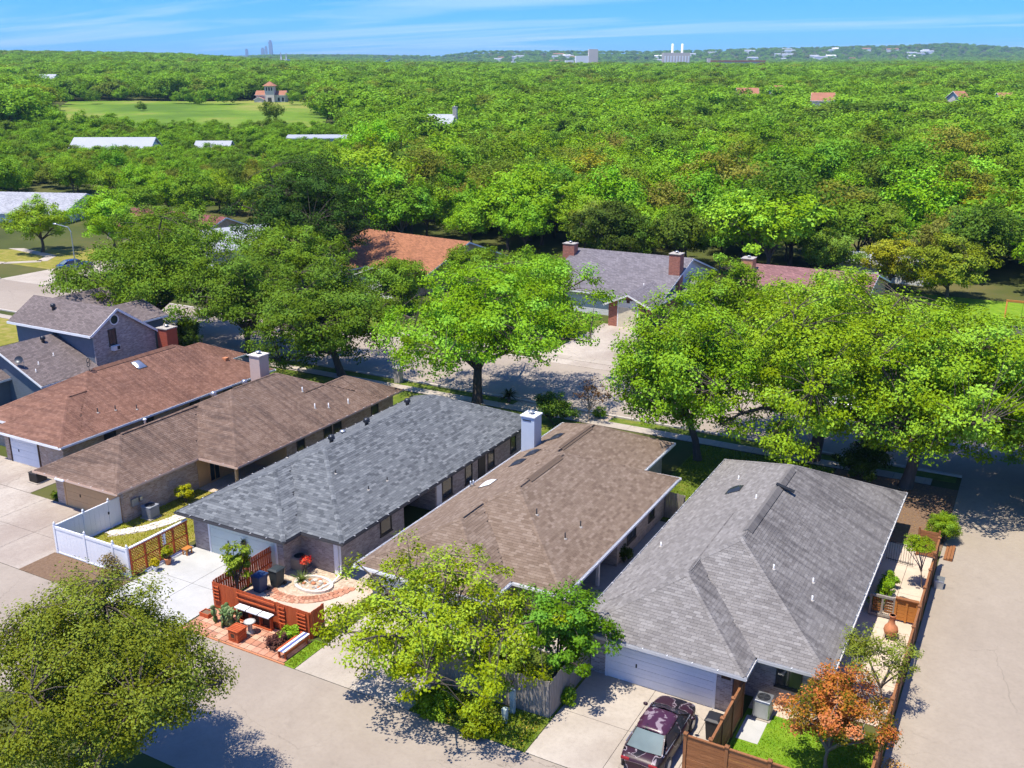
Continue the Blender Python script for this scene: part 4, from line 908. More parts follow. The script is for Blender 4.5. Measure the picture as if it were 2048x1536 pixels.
# iron fences and gates in the side patio
def iron_fence(label, p, q, h=1.3):
    p, q = Vector((*p, 0)), Vector((*q, 0)); L = (q-p).length; d = (q-p)/L; f = thing('iron_fence', label, 'fence', tuple(p)); n = int(L/.12)
    for i in range(n+1): c = p + d*L*i/n; MB().tube([(c.x, c.y, .03), (c.x, c.y, h)], .011, 5).build('bar', M['black'], f)
    for z in (.15, h-.12): MB().bar(p + Vector((0, 0, z)), q + Vector((0, 0, z)), .03, .035).build('rail', M['black'], f)
iron_fence('black iron railing across the cream side patio', (-5.3, 52.9), (-3.9, 52.7)); iron_fence('black iron fence between lawn and the charcoal roofed house', (-16.9, 53.2), (-15.5, 52.9))
gt = picket_fence('grey wooden gate between the brown roof and the lawn', (-18.1, 52.2), (-16.9, 52.2), 1.7, M['grey_wood'], rails=(.25, .8), name='picket_gate')
cg = thing('wire_panel_gate', 'weathered wooden gate with wire mesh panels in the side patio', 'gate', (-4.55, 46.4, 0))
for x in (-5.1, -4.55, -4.0): BX('stile', M['grey_wood'], cg, x-.05, x+.05, 46.36, 46.44, .05, 1.25)
for z in (.1, 1.12): BX('rail', M['grey_wood'], cg, -5.05, -4.05, 46.345, 46.455, z, z+.12)
for x0 in (-5.05, -4.5):
    m = MB()
    for j in range(6): m.tube([(x0 + .04 + .42*j/5, 46.4, .22), (x0 + .04 + .42*j/5, 46.4, 1.12)], .006, 4)
    for j in range(8): m.tube([(x0, 46.41, .26 + .8*j/7), (x0+.5, 46.41, .26 + .8*j/7)], .006, 4)
    m.build('wire_mesh', M['black'], cg)
    for j in range(5): BX('slat', M['cedar_orange'], cg, x0+.05, x0+.45, 46.46, 46.48, .3 + .15*j, .42 + .15*j)
wg = thing('wooden_gate', 'honey coloured wooden gate beside the long cedar fence', 'gate', (-3.45, 46.4, 0))
for j in range(6): BX('board', M['cedar_orange'], wg, -3.9, -2.95, 46.38, 46.42, .12 + .19*j, .30 + .19*j)
for x in (-3.92, -3.42, -2.95): BX('stile', M['cedar_orange'], wg, x-.05, x+.05, 46.33, 46.378, .08, 1.28)
BX('cap_rail', M['cedar'], wg, -3.97, -2.9, 46.28, 46.5, 1.285, 1.33)
pg = thing('patio_panel', 'brown slatted privacy panel at the far end of the side patio', 'panel', (-3.4, 54.3, 0))
for j in range(9): BX('board', M['cedar_h'], pg, -3.85, -2.9, 54.28, 54.32, .1 + .17*j, .255 + .17*j)
for x in (-3.9, -2.86): BX('post', M['cedar'], pg, x-.05, x+.05, 54.25, 54.35, 0, 1.75)
# ------------------------------------------------------------------ patio with terracotta pavers
pv = tag(BX('paver_patio', M['joint'], None, -34.45, -27.95, 28.95, 31.05, -.2, .012), 'terracotta paver patio in front of the red fence', kind='structure')
m_pav = [m_plain('paver_%s' % n_, c, .85, .2, 4) for n_, c in (('rose', (.52, .26, .17)), ('clay', (.47, .215, .13)), ('sand', (.56, .33, .22)), ('brown', (.42, .20, .125)))]
pm_ = []
for mm in m_pav:
    me = MB().box(.012, .388, .012, .388, -.03, .03); o_ = me.build('tmp', mm); pm_.append(o_.data); bpy.data.objects.remove(o_)
for i in range(16):
    for j in range(5):
        o_ = bpy.data.objects.new('paver', random.choice(pm_)); link(o_, pv); o_.location = (-34.4 + .404*i, 29.0 + .404*j, .004 + random.uniform(-.006, .006)); o_.rotation_euler = (random.uniform(-.01, .01), random.uniform(-.01, .01), random.uniform(-.015, .015))
kb = tag(MB().box(-34.5, -27.8, 28.86, 28.94, -.1, .06).build('kerb', M['terracotta']), 'low terracotta edging between pavers and alley', kind='structure')
ip = tag(BX('inner_patio', M['gravel'], None, -34.3, -28.2, 31.3, 36.8, -.2, .02), 'sandy inner patio behind the red fence', kind='structure')
m = MB(); arc = [(-33.9, 33.2), (-33.0, 32.75), (-32.0, 32.6), (-31.0, 32.75), (-30.1, 33.2), (-29.4, 33.9), (-28.9, 34.8), (-28.6, 36)]
L_, R_ = [], []
for i, p_ in enumerate(arc):
    a_, b_ = arc[max(0, i-1)], arc[min(len(arc)-1, i+1)]; dx_, dy_ = b_[0]-a_[0], b_[1]-a_[1]; l_ = math.hypot(dx_, dy_); L_.append((p_[0]-dy_/l_*.5, p_[1]+dx_/l_*.5)); R_.append((p_[0]+dy_/l_*.5, p_[1]-dx_/l_*.5))
n_ = len(arc); m.add([(x, y, .045) for x, y in L_] + [(x, y, .045) for x, y in R_] + [(x, y, -.02) for x, y in L_] + [(x, y, -.02) for x, y in R_],
    [(n_+i, n_+i+1, i+1, i) for i in range(n_-1)] + [(i, i+1, 2*n_+i+1, 2*n_+i) for i in range(n_-1)] + [(n_+i, 3*n_+i, 3*n_+i+1, n_+i+1) for i in range(n_-1)])
tag(m.build('curved_path', M['path_tan']), 'curving tan concrete path behind the red fence', kind='structure')
for i in range(len(arc)-1):
    for q in range(3):
        t = (q+.5)/3; x = L_[i][0]*(1-t) + L_[i+1][0]*t; y = L_[i][1]*(1-t) + L_[i+1][1]*t; dx_, dy_ = x+31.4, y-35.2; l_ = math.hypot(dx_, dy_); a_ = math.atan2(dy_, dx_)
        for rr in (.22, .58):
            o_ = bpy.data.objects.new('paver', random.choice(pm_)); link(o_, ip); o_.scale = (.8, .85, 1); o_.location = (x - dx_/l_*rr - .16*math.cos(a_) + .16*math.sin(a_), y - dy_/l_*rr - .16*math.sin(a_) - .16*math.cos(a_), .03); o_.rotation_euler = (0, 0, a_)
ring = thing('planter_ring', 'round pale stone planter ring with pebbles behind the red fence', 'planter', (-31.4, 35.3, 0))
m = MB(); n_ = 28; V = []
for k_ in range(n_):
    a = 2*math.pi*k_/n_
    for r_, z in ((.95, 0), (.95, .16), (1.15, .16), (1.15, 0)): V.append((-31.4 + r_*math.cos(a), 35.25 + .72*r_*math.sin(a), z))
m.add(V, [(4*k_+j, 4*k_+(j+1) % 4, 4*((k_+1) % n_)+(j+1) % 4, 4*((k_+1) % n_)+j) for k_ in range(n_) for j in range(4)]); m.build('rim', M['stone_white'], ring)
m = MB().add([(-31.4 + .95*math.cos(2*math.pi*k_/n_), 35.25 + .68*math.sin(2*math.pi*k_/n_), .08) for k_ in range(n_)], [tuple(range(n_))]); m.build('bed', M['gravel'], ring)
for q in range(22):
    a = random.random()*6.28; r_ = .8*math.sqrt(random.random()); rr = random.uniform(.06, .13); MB().lathe([(rr*.6, 0), (rr, rr*.4), (rr*.8, rr*.8), (rr*.2, rr)], (-31.4 + r_*math.cos(a), 35.25 + .7*r_*math.sin(a), .07), 7, random.uniform(.8, 1.3), 1).build('pebble', random.choice([M['stone'], M['stone_white'], M['terracotta']]), ring)
# outdoor air conditioners
def ac_unit(label, x, y, w_=.75, h=.85, mat=M['galv'], rz_=0, round_=False):
    u = thing('air_conditioner', label, 'air conditioner', (x, y, 0))
    BX('base', M['concrete'], u, x-w_*.6, x+w_*.6, y-w_*.6, y+w_*.6, -.05, .08)
    MB().box(x-w_/2, x+w_/2, y-w_/2, y+w_/2, .081, h-.06).build('case', mat, u, bevel=.05)
    fins = MB()
    for k_ in range(12):
        t = -w_*.42 + w_*.84*k_/11
        for sx, sy in ((t, -w_/2-.006), (t, w_/2+.006)): fins.box(x+sx-.012, x+sx+.012, y+sy-.008, y+sy+.008, .14, h-.1)
        for sx, sy in ((-w_/2-.006, t), (w_/2+.006, t)): fins.box(x+sx-.008, x+sx+.008, y+sy-.012, y+sy+.012, .14, h-.1)
    fins.build('louvres', mat, u)
    MB().box(x-w_/2-.02, x+w_/2+.02, y-w_/2-.02, y+w_/2+.02, h-.059, h).build('top', mat, u, bevel=.03)
    MB().lathe([(w_*.4, 0), (w_*.4, .004)], (x, y, h+.001), 24).build('fan_opening', M['black'], u)
    gr = MB()
    for r_ in (.12, .22, .32, .4): gr.tube([(x + r_*w_*math.cos(a), y + r_*w_*math.sin(a), h+.02) for a in np.linspace(0, 2*math.pi, 20)], .006, 4)
    for a in np.linspace(0, math.pi, 5)[:-1]: gr.tube([(x - .4*w_*math.cos(a), y - .4*w_*math.sin(a), h+.02), (x + .4*w_*math.cos(a), y + .4*w_*math.sin(a), h+.02)], .006, 4)
    gr.build('fan_guard', M['dark_metal'], u)
ac_unit('grey air conditioner beside the tan brick wall in the dry yard', -45.55, 37.0, mat=m_plain('ac_grey', (.25, .27, .30), .5))
ac_unit('pale tall air conditioner in the corner by the cedar fence', -7.62, 35.75, .68, .95, M['galv'])
ac_unit('black air conditioner standing on the stained driveway', -56.5, 37.3, .8, .75, m_plain('ac_dark', (.05, .042, .036), .5))
ac_unit('air conditioner with pale rim in the brick corner behind the red fence', -33.25, 36.35, .72, .8, m_plain('ac_tan', (.40, .34, .27), .5))
# wheeled bins
def bin_(label, x, y, mat, rz_=0, group=None):
    b = thing('wheeled_bin', label, 'bin', (x, y, 0), group)
    def fr(z, s): return [(x + a*.29*s, y + c*.33*s, z) for a, c in ((-1,-1),(1,-1),(1,1),(-1,1))]
    V = fr(.06, .8) + fr(.95, 1.0); MB().add(V, [(0,3,2,1), (4,5,6,7), (0,1,5,4), (1,2,6,5), (2,3,7,6), (3,0,4,7)]).build('body', mat, b, bevel=.03)
    V = fr(.955, 1.1) + fr(1.0, 1.1) + [(x-.2, y-.25, 1.07), (x+.2, y-.25, 1.07), (x+.2, y+.28, 1.07), (x-.2, y+.28, 1.07)]
    MB().add(V, [(0,3,2,1), (8,9,10,11)] + [(i, (i+1) % 4, 4+(i+1) % 4, 4+i) for i in range(4)] + [(4+i, 4+(i+1) % 4, 8+(i+1) % 4, 8+i) for i in range(4)]).build('lid', mat, b, bevel=.015)
    MB().tube([(x-.26, y+.42, .95), (x+.26, y+.42, .95)], .02, 8).build('handle', mat, b)
    for s_ in (-1, 1): 
        m = MB(); m.tube([(x+s_*.24, y+.3, .1), (x+s_*.32, y+.3, .1)], .1, 14); m.build('wheel', M['black'], b)
m_bin_blue = m_plain('blue_bin', (.03, .06, .14), .45); m_bin_green = m_plain('dark_bin', (.035, .045, .05), .5)
bin_('dark blue wheeled bin behind the red slatted fence', -33.45, 33.45, m_bin_blue); bin_('charcoal wheeled bin standing behind the blue one', -33.1, 34.35, m_bin_green); bin_('black wheeled bin between parked car and cedar fence', -9.0, 33.35, M['black'])
# small things on the paver patio
cr = thing('planter_box', 'red slatted wooden planter box on the terracotta pavers', 'planter', (-31.2, 29.45, 0))
for (x0, x1, y0, y1) in ((-31.5, -30.9, 29.15, 29.19), (-31.5, -30.9, 29.71, 29.75), (-31.5, -31.46, 29.191, 29.709), (-30.94, -30.9, 29.191, 29.709)):
    for j in range(3): BX('board', M['red_wood_h'], cr, x0, x1, y0, y1, .035 + .2*j, .22 + .2*j)
for j in range(6): BX('slat', M['red_wood_h'], cr, -31.56, -30.84, 29.1 + .12*j, 29.19 + .12*j, .64, .67)
BX('inset_frame', M['dark_wood'], cr, -31.32, -31.08, 29.142, 29.149, .25, .48)
MB().box(-31.36, -31.32, 29.13, 29.149, .2, .53).box(-31.08, -31.04, 29.13, 29.149, .2, .53).box(-31.319, -31.081, 29.13, 29.149, .2, .249).box(-31.319, -31.081, 29.13, 29.149, .481, .53).build('inset_trim', M['red_wood'], cr)
ped = thing('birdbath', 'pale round stone pedestal next to the red planter box', 'pedestal', (-31.05, 30.15, 0))
MB().lathe([(.2, .03), (.18, .1), (.11, .18), (.10, .5), (.16, .58), (.28, .63), (.29, .68), (.2, .665)], (-31.05, 30.15, 0), 18).build('column', M['stone'], ped, True); MB().lathe([(.22, 0), (.2, .012)], (-31.05, 30.15, .666), 18).build('basin', m_plain('basin_pale', (.6, .64, .62), .3), ped)
be = thing('bench', 'red bench with blue and white slats at the end of the red fence', 'bench', (-28.2, 30, 0))
for y in (29.25, 30.75):
    for x in (-28.42, -28.05): BX('leg', M['red_wood'], be, x-.04, x+.04, y-.04, y+.04, .02, .46)
for j, mm in enumerate(('red_wood_h', 'white', 'bluep', 'white')): 
    if mm == 'bluep': M['bluep'] = m_plain('blue_paint', (.12, .15, .36), .5)
    BX('slat', M[mm], be, -28.48 + .13*j, -28.37 + .13*j, 29.1, 30.9, .462, .5)
BX('side_rail', M['red_wood_h'], be, -28.0, -27.96, 29.15, 30.85, .3, .42)
lb = thing('planter_tray', 'low red planter tray by the edge of the white driveway', 'planter', (-34.1, 30.3, 0))
for (x0, x1, y0, y1) in ((-34.4, -33.8, 30.1, 30.14), (-34.4, -33.8, 30.5, 30.54), (-34.4, -34.36, 30.141, 30.499), (-33.84, -33.8, 30.141, 30.499)): BX('board', M['red_wood_h'], lb, x0, x1, y0, y1, .03, .24)
BX('soil', M['mulch'], lb, -34.35, -33.85, 30.145, 30.495, .03, .19)
# pots by the lattice
for lab, x, y, mt, s_ in (('small white pot with yellow flowers by the lattice', -40.0, 32.35, 'white', .8), ('orange clay pot with leafy plant by the lattice', -39.95, 33.2, 'terracotta', 1.)):
    po = thing('flower_pot', lab, 'pot', (x, y, 0)); MB().lathe([(.12*s_, .03), (.18*s_, .34*s_), (.21*s_, .35*s_), (.21*s_, .42*s_), (.16*s_, .42*s_), (.15*s_, .36*s_)], (x, y, 0), 16).build('pot', M[mt], po, True)
bc = thing('wooden_stool', 'small orange wooden stool by the lattice screen', 'stool', (-39.95, 34.6, 0)); BX('seat', M['cedar_orange'], bc, -40.15, -39.75, 34.35, 34.85, .36, .42)
for x in (-40.1, -39.8):
    for y in (34.42, 34.78): BX('leg', M['cedar_orange'], bc, x-.03, x+.03, y-.03, y+.03, .02, .359)
# chimenea, sculpture, utility boxes, post with lamp
ch = thing('chimenea', 'red brown clay chimenea on the side patio', 'chimenea', (-3.85, 44.6, 0))
MB().lathe([(.14, .2), (.28, .3), (.34, .48), (.3, .66), (.18, .8), (.13, .95), (.12, 1.2), (.16, 1.23), (.16, 1.28), (.1, 1.28)], (-3.85, 44.6, 0), 20).build('body', M['terracotta'], ch, True)
for a in (0, 2.1, 4.2): MB().tube([(-3.85 + .28*math.cos(a), 44.6 + .28*math.sin(a), .03), (-3.85 + .14*math.cos(a), 44.6 + .14*math.sin(a), .26)], .02, 6).build('leg', M['black'], ch)
MB().lathe([(.13, 0), (.13, .01)], (-3.85, 44.6, 1.27), 14).build('flue_mouth', M['black'], ch)
lz = thing('lizard_sculpture', 'dark metal lizard sculpture on the cream patio', 'sculpture', (-3.5, 48.6, 0))
MB().tube([(-4.0, 48.75, .12), (-3.85, 48.7, .14), (-3.65, 48.62, .13), (-3.4, 48.55, .12), (-3.2, 48.5, .1), (-3.0, 48.6, .07), (-2.9, 48.75, .05)], [.05, .08, .1, .1, .06, .035, .015], 8).build('body', M['dark_metal'], lz, True)
for x, y, s_ in ((-3.8, 48.7, 1), (-3.8, 48.7, -1), (-3.3, 48.52, 1), (-3.3, 48.52, -1)): MB().tube([(x, y, .1), (x-.05, y+s_*.17, .12), (x-.12, y+s_*.24, .035)], [.035, .03, .025], 6).build('leg', M['dark_metal'], lz, True)
for lab, x, y, h in (('short pale green utility pedestal in the weeds', -16.9, 30.1, .75), ('taller grey green utility post against the grey picket fence', -16.95, 30.85, 1.15)):
    u = thing('utility_pedestal', lab, 'utility box', (x, y, 0)); mg = m_plain('utility_green', (.36, .44, .42), .5)
    MB().box(x-.1, x+.1, y-.1, y+.1, -.05, h*.62).build('base', mg, u, bevel=.012); MB().box(x-.115, x+.115, y-.115, y+.115, h*.62+.002, h).build('cover', mg, u, bevel=.03)
ub = thing('utility_pedestal', 'grey utility box against the outside of the cedar fence', 'utility box', (-2.4, 51.2, 0)); MB().box(-2.6, -2.15, 50.8, 51.4, -.02, .42).build('case', M['galv'], ub, bevel=.02); MB().box(-2.62, -2.13, 50.78, 51.42, .422, .48).build('cover', M['galv'], ub, bevel=.015)
st = thing('landscape_steps', 'weathered timber edging beside the trimmed bush', 'edging', (-2.35, 55.2, 0))
for j in range(3): BX('timber', M['cedar'], st, -2.5 + .16*j, -2.36 + .16*j, 54.4, 56.2, .0, .12 + .04*j)
gm = thing('mailbox', 'stone mailbox pillar beside the street under the trees', 'mailbox', (-48.2, 66.9, 0)); MB().box(-48.5, -47.9, 66.6, 67.2, -.05, 1.35).build('pillar', M['stone'], gm, bevel=.02); MB().box(-48.58, -47.82, 66.52, 67.28, 1.352, 1.45).build('cap', M['stone_white'], gm); BX('letter_door', M['black'], gm, -48.35, -48.05, 67.201, 67.23, .9, 1.15)
lp = thing('street_lamp', 'grey street lamp beside the bright green tree', 'street lamp', (-110, 82.4, 0)); MB().tube([(-110, 82.4, 0), (-110, 82.4, 6.6), (-110.3, 82.3, 7.2), (-112.2, 82, 7.5)], [.09, .06, .05, .04], 8).build('pole', M['galv'], lp); MB().lathe([(.1, 0), (.22, .06), (.2, .14), (.05, .2)], (-112.4, 82, 7.42), 10, 1.6, .8).build('lamp_head', M['galv'], lp, True)

# ------------------------------------------------------------------ cars
def car(label, loc, rot, body, roofm=None, name='parked_car', L=4.7, W=1.82, H=1.42, group=None):
    c = thing(name, label, 'car', (0, 0, 0), group)
    hw = W/2
    # stations from the tail (-L/2) to the nose (+L/2): half width, sill, shoulder height, deck height
    ST = [(-.5, .70, .34, .60, .66), (-.485, .82, .26, .74, .80), (-.44, .90, .22, .82, .90), (-.33, .97, .20, .86, .95), (-.2, 1.0, .20, .87, .96), (0, 1.0, .20, .86, .95), (.14, 1.0, .20, .85, .93), (.27, .98, .20, .82, .91), (.38, .94, .21, .77, .86), (.45, .86, .23, .70, .78), (.485, .74, .26, .62, .68), (.5, .60, .34, .54, .58)]
    V = []; F_ = []; n = 11
    for (s, wv, zb, zs, zt) in ST:
        x = s*L; w_ = hw*wv
        prof = [(-w_*.9, zb), (-w_*.985, zb+.12), (-w_, zs-.15), (-w_*.975, zs), (-w_*.86, zt-.02), (0, zt+.03), (w_*.86, zt-.02), (w_*.975, zs), (w_, zs-.15), (w_*.985, zb+.12), (w_*.9, zb)]
        V += [(x, y, z) for y, z in prof]
    for i in range(len(ST)-1):
        for j in range(n-1): F_.append((i*n+j, i*n+j+1, (i+1)*n+j+1, (i+1)*n+j))
        F_.append((i*n+n-1, i*n, (i+1)*n, (i+1)*n+n-1))
    F_.append(tuple(range(n))); F_.append(tuple(len(ST)*n-n+j for j in range(n))[::-1])
    bd = MB().add(V, F_).build('body', body, c, True); sm = bd.modifiers.new('s', 'SUBSURF'); sm.levels = 2; sm.render_levels = 2
    # cabin: four rings
    G = [(-.375, .80, .88), (-.215, .66, H-.03), (-.02, .69, H), (.075, .66, H-.04), (.255, .82, .86)]
    xr0, xr1, xf1, xf0 = -.215*L, -.215*L, .065*L, .25*L; wr, wb = hw*.67, hw*.86
    roof_pts = [(-.235*L, .62), (-.2*L, .67), (-.1*L, .69), (0, .69), (.05*L, .67), (.075*L, .62)]; rv = []; 
    for q, (x, ww) in enumerate(roof_pts):
        zz1 = H - (.05 if q in (0, 5) else .015 if q in (1, 4) else 0)
        for t in (-1, -.6, 0, .6, 1): rv.append((x, hw*ww*t*1.02, zz1 + .03*(1-t*t) - (.03 if abs(t) == 1 else 0)))
    rfc = [(i*5+j, i*5+j+1, (i+1)*5+j+1, (i+1)*5+j) for i in range(5) for j in range(4)]
    b = len(rv); rv2 = [(x, y, z-.05) for x, y, z in rv]
    MB().add(rv + rv2, rfc + [tuple(b+i for i in f[::-1]) for f in rfc] + [(i*5, (i+1)*5, b+(i+1)*5, b+i*5) for i in range(5)] + [((i+1)*5+4, i*5+4, b+i*5+4, b+(i+1)*5+4) for i in range(5)] + [(j+1, j, b+j, b+j+1) for j in range(4)] + [(25+j, 26+j, b+26+j, b+25+j) for j in range(4)]).build('roof_panel', roofm or body, c, True)
    wt = hw*.64; z1 = H-.055
    MB().add([(.255*L, -wb*.93, .90), (.255*L, wb*.93, .90), (.082*L, wt*.97, z1), (.082*L, -wt*.97, z1), (.275*L, 0, .91), (.1*L, 0, z1+.02)], [(0, 4, 5, 3), (4, 1, 2, 5)]).build('windscreen', M['car_glass'], c, True)
    MB().add([(-.385*L, -wb*.9, .95), (-.385*L, wb*.9, .95), (-.243*L, wt*.97, z1), (-.243*L, -wt*.97, z1), (-.4*L, 0, .96), (-.252*L, 0, z1+.02)], [(4, 0, 3, 5), (1, 4, 5, 2)]).build('rear_window', M['car_glass2'], c, True)
    for s_ in (-1, 1):
        MB().add([(.235*L, s_*wb*1.06, .90), (.0*L, s_*wb*1.1, .92), (-.005*L, s_*wt*1.06, z1), (.07*L, s_*wt*1.04, z1)], [(0, 1, 2, 3)] if s_ < 0 else [(3, 2, 1, 0)]).build('side_window', M['car_glass'], c)
        MB().add([(-.012*L, s_*wb*1.1, .92), (-.30*L, s_*wb*1.04, .95), (-.225*L, s_*wt*1.03, z1), (-.017*L, s_*wt*1.06, z1)], [(0, 1, 2, 3)] if s_ < 0 else [(3, 2, 1, 0)]).build('side_window', M['car_glass'], c)
        for (xa, za, xb, zb_, ya, yb) in ((.262, .90, .078, z1, wb, wt*1.01), (-.006, .91, -.011, z1, wb*1.1, wt*1.06), (-.39, .95, -.238, z1, wb*.96, wt)):
            MB().bar((xa*L, s_*ya, za), (xb*L, s_*yb, zb_), .055, .05).build('pillar', body, c)
        MB().bar((.255*L, s_*wb*1.06, .9), (-.34*L, s_*wb*1.05, .935), .03, .03).build('belt_trim', M['galv'], c)
        mr = MB().lathe([(.02, -.06), (.085, -.04), (.095, .03), (.05, .075)], (.2*L, s_*(hw+.1), .95), 10, .7, 1.1).build('mirror', body, c, True)
        for x in (.305*L, -.295*L):
            y0, y1 = sorted((s_*(hw-.2), s_*(hw+.005)))
            t = MB().tube([(x, y0, .32), (x, y0+.03, .32), (x, y1-.03, .32), (x, y1, .32)], [.30, .325, .325, .30], 24).build('wheel', M['black'], c, True)
            MB().tube([(x, s_*(hw-.02), .32), (x, s_*(hw+.012), .32)], [.21, .19], 18).build('rim', M['galv'], t)
        MB().lathe([(.02, 0), (.1, .03), (.1, .05), (.02, .07)], (.482*L, s_*hw*.62, .57), 10, .5, 1.5).build('headlight', M['car_lamp'], c, True)
        MB().cbox(-.487*L, s_*hw*.62, .72, .08, .36, .13).build('tail_light', M['car_red'], c, bevel=.03)
        for xd in (.21*L, -.005*L): MB().box(xd-.006, xd+.006, min(s_*(hw*1.0-.03), s_*(hw+.002)), max(s_*(hw-.03), s_*(hw+.002)), .3, .78).build('door_gap', M['black'], c)
        MB().bar((.02*L, s_*(hw+.01), .72), (.06*L, s_*(hw+.01), .72), .03, .03).build('door_handle', M['galv'], c)
    MB().cbox(.478*L, 0, .42, .1, W*.7, .16).build('bumper', body, c, bevel=.04); MB().cbox(-.487*L, 0, .45, .1, W*.78, .2).build('bumper', body, c, bevel=.04)
    MB().cbox(.49*L, 0, .58, .06, .5, .12).build('grille', M['black'], c, bevel=.02)
    MB().box(-.4*L, .4*L, -hw*.8, hw*.8, .2, .8).build('cabin_floor', M['black'], c)
    for x, y in ((.06, -.36), (.06, .36), (-.14, -.36), (-.14, .36)): MB().cbox(x*L, y, .88, .22, .46, .4).build('seat', M['black'], c, bevel=.06)
    c.location = loc; c.rotation_euler = (0, 0, rot)
    return c
M['car_glass'] = m_glass('car_glass', (.02, .022, .026), .05); M['car_glass2'] = m_glass('car_glass_rear', (.09, .115, .11), .06)
M['car_lamp'] = m_plain('lamp_glass', (.7, .7, .68), .1); M['car_red'] = m_plain('tail_lamp', (.28, .02, .02), .2)
k = NT('peeling_purple_paint'); p = k.n('TexCoord').outputs['Object']; n1 = k.noise(p, 1.15, 3, .45, .6); n2 = k.noise(p, 7, 4, .6); f = k.math('ADD', n1, k.math('MULTIPLY', k.math('SUBTRACT', n2, .5), .05))
pw_ = k.rng(f, .475, .525); band = k.math('MULTIPLY', k.math('LESS_THAN', k.math('ABSOLUTE', k.math('SUBTRACT', f, .5)), .011), .85)
col = k.mix(pw_, (.010, .007, .009), (.032, .010, .018)); col = k.mix(band, col, (.30, .25, .27)); k.fin(col, .42, .4); M['peel'] = k.m
k = NT('peeling_roof_paint'); p = k.n('TexCoord').outputs['Object']; n1 = k.noise(p, 2.2, 3, .5, .5); n2 = k.noise(p, 9, 4, .6); f = k.math('ADD', n1, k.math('MULTIPLY', k.math('SUBTRACT', n2, .5), .1))
col = k.mix(k.rng(f, .56, .6), (.06, .018, .036), (.26, .2, .22)); col = k.mix(k.rng(f, .36, .33), col, (.014, .009, .012)); k.fin(col, .35, .5); M['peel2'] = k.m
M['blue_paint'] = m_plain('blue_car_paint', (.02, .06, .25), .2, .05, 2, .6); M['white_car'] = m_plain('white_car_paint', (.75, .76, .78), .2, .03, 2, .6); M['red_car'] = m_plain('dark_red_car', (.25, .02, .02), .25, .05, 2, .6)
car('purple and black sedan with peeling paint parked on the concrete driveway', (-10.78, 31.95, .02), R(90), M['peel'], M['peel2'], L=4.75)
car('blue car parked on the far pale driveway', (-118.0, 88.3, .03), R(75), M['blue_paint'])
car('white car parked at the far kerb under the street trees', (-28.2, 78.0, .01), R(0), M['white_car'])
car('white car parked on the street behind the corner trees', (-11.5, 78.0, .01), R(180), M['white_car'])
# ------------------------------------------------------------------ far buildings
def on(a, d): x, y = AD(a, d); return x, y, float(terrain(x, y))
RZV = R(YAW)
FARB = []; CLEAR = []
def far_thing(name, label, cat, a, d, rot=0, sink=.6, clear=0, group=None):
    x, y, z = on(a, d); t = thing(name, label, cat, (0, 0, 0), group); t.location = (x, y, z - sink); t.rotation_euler = (0, 0, RZV + rot); t['_d'] = 0; del t['_d']
    if clear: CLEAR.append((x, y, clear))
    return t, (lambda px: px/2046*d)
for lab, a, d_, W, D_, ez_, zr_, m_ in (('long low house with a pale hipped metal roof at the woods edge', 215, 262, 21, 14, 3.2, 6.6, 'metal_roof'), ('small pale grey roofed barn between shrubs', 416, 266, 9.5, 10, 3.0, 5.2, 'metal_roof'), ('long flat roofed white shed by the meadow', 645, 280, 21, 8, 4.6, 5.3, 'metal_roof')):
    t, _ = far_thing('barn', lab, 'barn', a, d_, .05, sink=1.4); gable(t, -W/2, W/2, -D_/2, D_/2, ez_, zr_, 'x', M[m_], M['white_siding'], .5); BX('door', M['frame_dark'], t, -1.5, 1.5, -D_/2+.44, -D_/2+.49, 0, 2.4); FARB.append((t.location.x, t.location.y)); CLEAR.append((t.location.x, t.location.y, 13))
# villa with tower
t, p_ = far_thing('villa', 'white villa with red tile roofs and a square tower beyond the meadow', 'villa', 541, 498, 0, clear=16); FARB.append((t.location.x, t.location.y))
M['tile_red'] = m_plain('red_tiles', (.34, .15, .09), .8, .2, .6); M['stucco'] = m_plain('white_stucco', (.62, .56, .5), .8, .1, .3)
gable(t, -7.5, 7.5, -4, 4, 4.2, 6.2, 'x', M['tile_red'], M['stucco'], .5); tw_ = BX('tower', M['stucco'], t, -2.2, 2.2, -5.2, -.8, 0, 8.4)
MB().add([(-3, -6, 8.4), (3, -6, 8.4), (3, 0, 8.4), (-3, 0, 8.4), (0, -3, 10.6)], [(0,1,4), (1,2,4), (2,3,4), (3,0,4), (3,2,1,0)]).build('tower_roof', M['tile_red'], t)
for x in (-1.2, 0, 1.2): BX('window', M['glass'], t, x-.35, x+.35, -5.25, -5.205, 6.2, 7.8)
for x in (-6, -4, 4, 6): BX('window', M['glass'], t, x-.5, x+.5, -3.56, -3.505, 1.2, 3.0)
BX('arch_door', M['frame_dark'], t, -.9, .9, -5.26, -5.205, 0, 3.0); gable(t, -7.5, -2.3, -7, -3.4, 2.2, 3.4, 'y', M['tile_red'], M['stucco'], .3)
